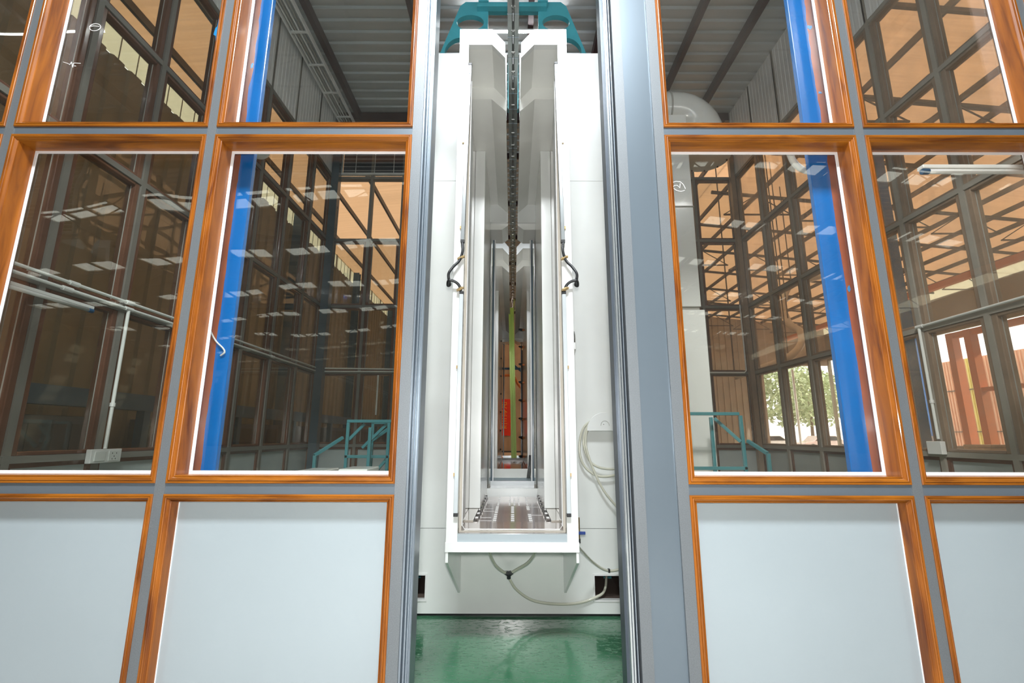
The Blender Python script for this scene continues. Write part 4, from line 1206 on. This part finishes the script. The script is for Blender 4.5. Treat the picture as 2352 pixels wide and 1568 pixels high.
# striped corrugated fence outside, seen through the side gate
fe = thing('corrugated_fence', 'salmon corrugated metal building side with yellow strips, outside on the right', 'fence', (32, 30, 0))
def strip_sheet(y0, y1, m, nm):
    mb = MB(); y = y0
    while y < y1 - .01:
        mb.box(32, 32.1, y, y + .22, -.13, 6.6); mb.box(31.95, 32, y + .06, y + .16, -.13, 6.6); y += .22
    return mb.build(nm, m, fe)
strip_sheet(22, 26.4, M['red_sheet'], 'sheet'); strip_sheet(26.4, 27.3, M['yellow_sheet'], 'clear_strip'); strip_sheet(27.3, 31.5, M['red_sheet'], 'sheet')
strip_sheet(31.5, 32.6, M['yellow_sheet'], 'clear_strip'); strip_sheet(32.6, 40, M['red_sheet'], 'sheet')
MB().box(31.9, 31.95, 22, 40, 1.5, 1.56).box(31.9, 31.95, 22, 40, 4.4, 4.46).build('girt', M['truss'], fe)
# stacks of sheets near the gate
for k, (x, y, h, l) in enumerate(((22.6, 26.5, 1.3, 'tall stack of flat grey sheets by the side gate'), (21.0, 22.0, .9, 'low stack of flat grey sheets right of the orange portal'), (19.2, 18.8, 1.0, 'stack of flat grey sheets nearest the room on the right'))):
    t = thing('sheet_stack', l, 'stack', (x, y, 0), 'stacks of sheets in the hall')
    MB().box(x - 1, x + 1, y - .6, y + .6, 0, .14).build('pallet', M['pallet'], t)
    n_ = int((h - .14) / .11)
    for j in range(n_):
        dx = random.uniform(-.06, .06)
        MB().box(x - .95 + dx, x + .95 + dx, y - .55, y + .55, .142 + j * .11, .23 + j * .11).build('sheet', M['pallet'], t)
# far wall: red banner with vertical yellow characters, smaller red boards, beams, truss
def banner(x0, x1, z0, z1, label, chars, big):
    t = thing('red_banner', label, 'banner', ((x0 + x1) / 2, 37.9, z0), 'red banners on the far hall wall')
    MB().box(x0, x1, 37.92, 37.96, z0, z1).build('cloth', M['red_sign'], t)
    n_ = len(chars); hh = (z1 - z0) * .86 / n_
    for k, c in enumerate(chars):
        lettering(c, big, ((x0 + x1) / 2, 37.915, z1 - (z1 - z0) * .07 - hh * (k + .5)), 'h', M['yellow'], t)
banner(-1.28, -.15, 1.2, 4.1, 'red banner with a column of yellow characters, seen through the booth tunnel', '安全生产', .62)
banner(1.05, 1.9, 1.3, 4.1, 'narrow red banner right of the one seen through the booth tunnel', '质量', .6)
banner(-10.7 + 2.2, -6.5, 3.0, 4.6, 'wide red banner on the far wall near its left end', '安全', .9)
banner(-5.6, -4.6, 2.8, 5.4, 'tall red banner on the far wall, second from its left end', '第一', .8)
banner(-3.8, -2.6, 2.8, 5.0, 'red banner on the far wall left of the booth tunnel', '预防', .8)
# black portal with blue brace, cable bundle behind the second booth
bp_ = thing('black_portal', 'black steel portal behind the second booth with a blue brace', 'portal', (0, 14, 0))
for x in (-.34, .30):
    MB().box(x - .03, x + .03, 13.95, 14.05, 0, 3.75).build('post', M['black'], bp_)
MB().box(-.31, .27, 13.97, 14.03, .72, .76).build('cross_bar', M['black'], bp_)
MB().bar((.04, 14, 3.30), (.27, 14, 3.10), .05, .05).build('brace', M['blue_dark'], bp_)
MB().box(-.31, .27, 13.97, 14.03, 3.16, 3.22).build('cross_bar', M['blue_dark'], bp_)
oc = MB().tube(spline([(-.32, 15, 3.10), (-.1, 15, 3.11), (.06, 15, 3.06), (.16, 15, 2.85), (.3, 15, 2.70), (.5, 15, 2.66)], 8), .04, 8).build('orange_cable_bundle', M['orange_steel'], smooth=True)
tag(oc, 'bundle of orange cables bending down behind the black portal', 'cable')
rb = MB().box(-.42, -.10, 12.4, 12.44, 3.62, 3.78).build('red_board', M['red_sign']); tag(rb, 'small bright red board above the exit of the second booth', 'board')
# curved return of the conveyor track in the right half of the hall
pts = [(13.24, 19, 7.94), (12.22, 18.5, 7.55), (11.27, 18, 7.26), (10.37, 17.2, 6.2), (9.99, 16.4, 5.25), (10.01, 15.8, 4.75), (9.69, 15.4, 4.2), (9.0, 15, 3.73), (8.2, 15, 3.4), (7.2, 15, 3.1)]
cv = MB().tube(spline(pts, 10), .12, 8).build('curved_track', M['white_plastic'], smooth=True)
tag(cv, 'pale curved conveyor track winding down through the right half of the hall', 'conveyor')
cs = MB()
for x, y, z in ((13.24, 19, 7.94), (11.27, 18, 7.26), (9.99, 16.4, 5.25), (9.0, 15, 3.73), (7.2, 15, 3.1)):
    cs.bar((x, y, z), (x, y, roof_z(x) - .02), .03)
cs.build('drop_rods', M['truss'], cv)
# gate posts, trees and parked cars in the yard
gp = thing('gate_post', 'pair of slim pale posts standing in the open gate of the far wall', 'post', (22.6, 37.6, 0))
for x in (22.0, 22.7):
    MB().tube([(x, 37.5, 0), (x, 37.5, 6.5)], .09, 10).build('post', M['sandwich'], gp)
def tree(x, y, h, sd, label):
    t = thing('tree', label, 'tree', (x, y, -.13), 'trees beyond the yard')
    r = random.Random(sd)
    MB().tube([(x, y, -.13), (x + .1, y, h * .3), (x, y, h * .6)], [.22, .16, .08], 8).build('trunk', M['bark'], t)
    vs = []; fs = []
    for k in range(1500):
        a = r.uniform(0, 2 * PI); e = r.uniform(-1, 1); q = r.uniform(.55, 1)
        rad = h * .36 * q
        p = Vector((x + rad * math.cos(a) * math.sqrt(1 - e * e), y + rad * math.sin(a) * math.sqrt(1 - e * e), h * .62 + h * .38 * q * e))
        d1 = Vector((r.uniform(-1, 1), r.uniform(-1, 1), r.uniform(-1, 1))).normalized() * .3
        d2 = d1.cross(Vector((r.uniform(-1, 1), r.uniform(-1, 1), 1))).normalized() * .16
        i = len(vs); vs += [p - d1, p + d2, p + d1, p - d2]; fs.append((i, i + 1, i + 2, i + 3))
    MB().add(vs, fs).build('foliage', M['leaf'], t)
tree(29, 50, 9, 1, 'leafy tree in the yard, left one seen through the far gate')
tree(36, 57, 10, 2, 'leafy tree in the yard, middle one seen through the far gate')
tree(42, 64, 10, 3, 'leafy tree in the yard, third from the left through the far gate')
tree(40, 50, 9, 4, 'leafy tree in the yard, right one seen through the far gate')
def car(x, y, m, label, rz=0):
    t = thing('car', label, 'car', (x, y, -.13), 'cars parked in the yard')
    pr = [(-2.1, .25), (-2.1, .75), (-1.2, .9), (-.7, 1.38), (.9, 1.4), (1.6, .95), (2.15, .85), (2.15, .25)]
    MB().prism(pr, lambda u, v, k: (x + u, y + (-.85, .85)[k], v - .13)).build('body', m, t, bevel=.05)
    gp_ = [(-1.05, .92), (-.62, 1.32), (.84, 1.33), (1.4, .95)]
    MB().prism(gp_, lambda u, v, k: (x + u, y + (-.87, .87)[k], v - .13)).build('side_glass', M['car_glass'], t)
    for wx in (-1.35, 1.35):
        for wy in (-.86, .70):
            MB().tube([(x + wx, y + wy, .19), (x + wx, y + wy + .16, .19)], .32, 16).build('wheel', M['black_rubber'], t)
car(24, 45, M['car_white'], 'white car parked in the yard, left one seen through the far gate')
car(29.5, 45.5, M['car_red'], 'pale silver car parked in the yard, right one seen through the far gate')
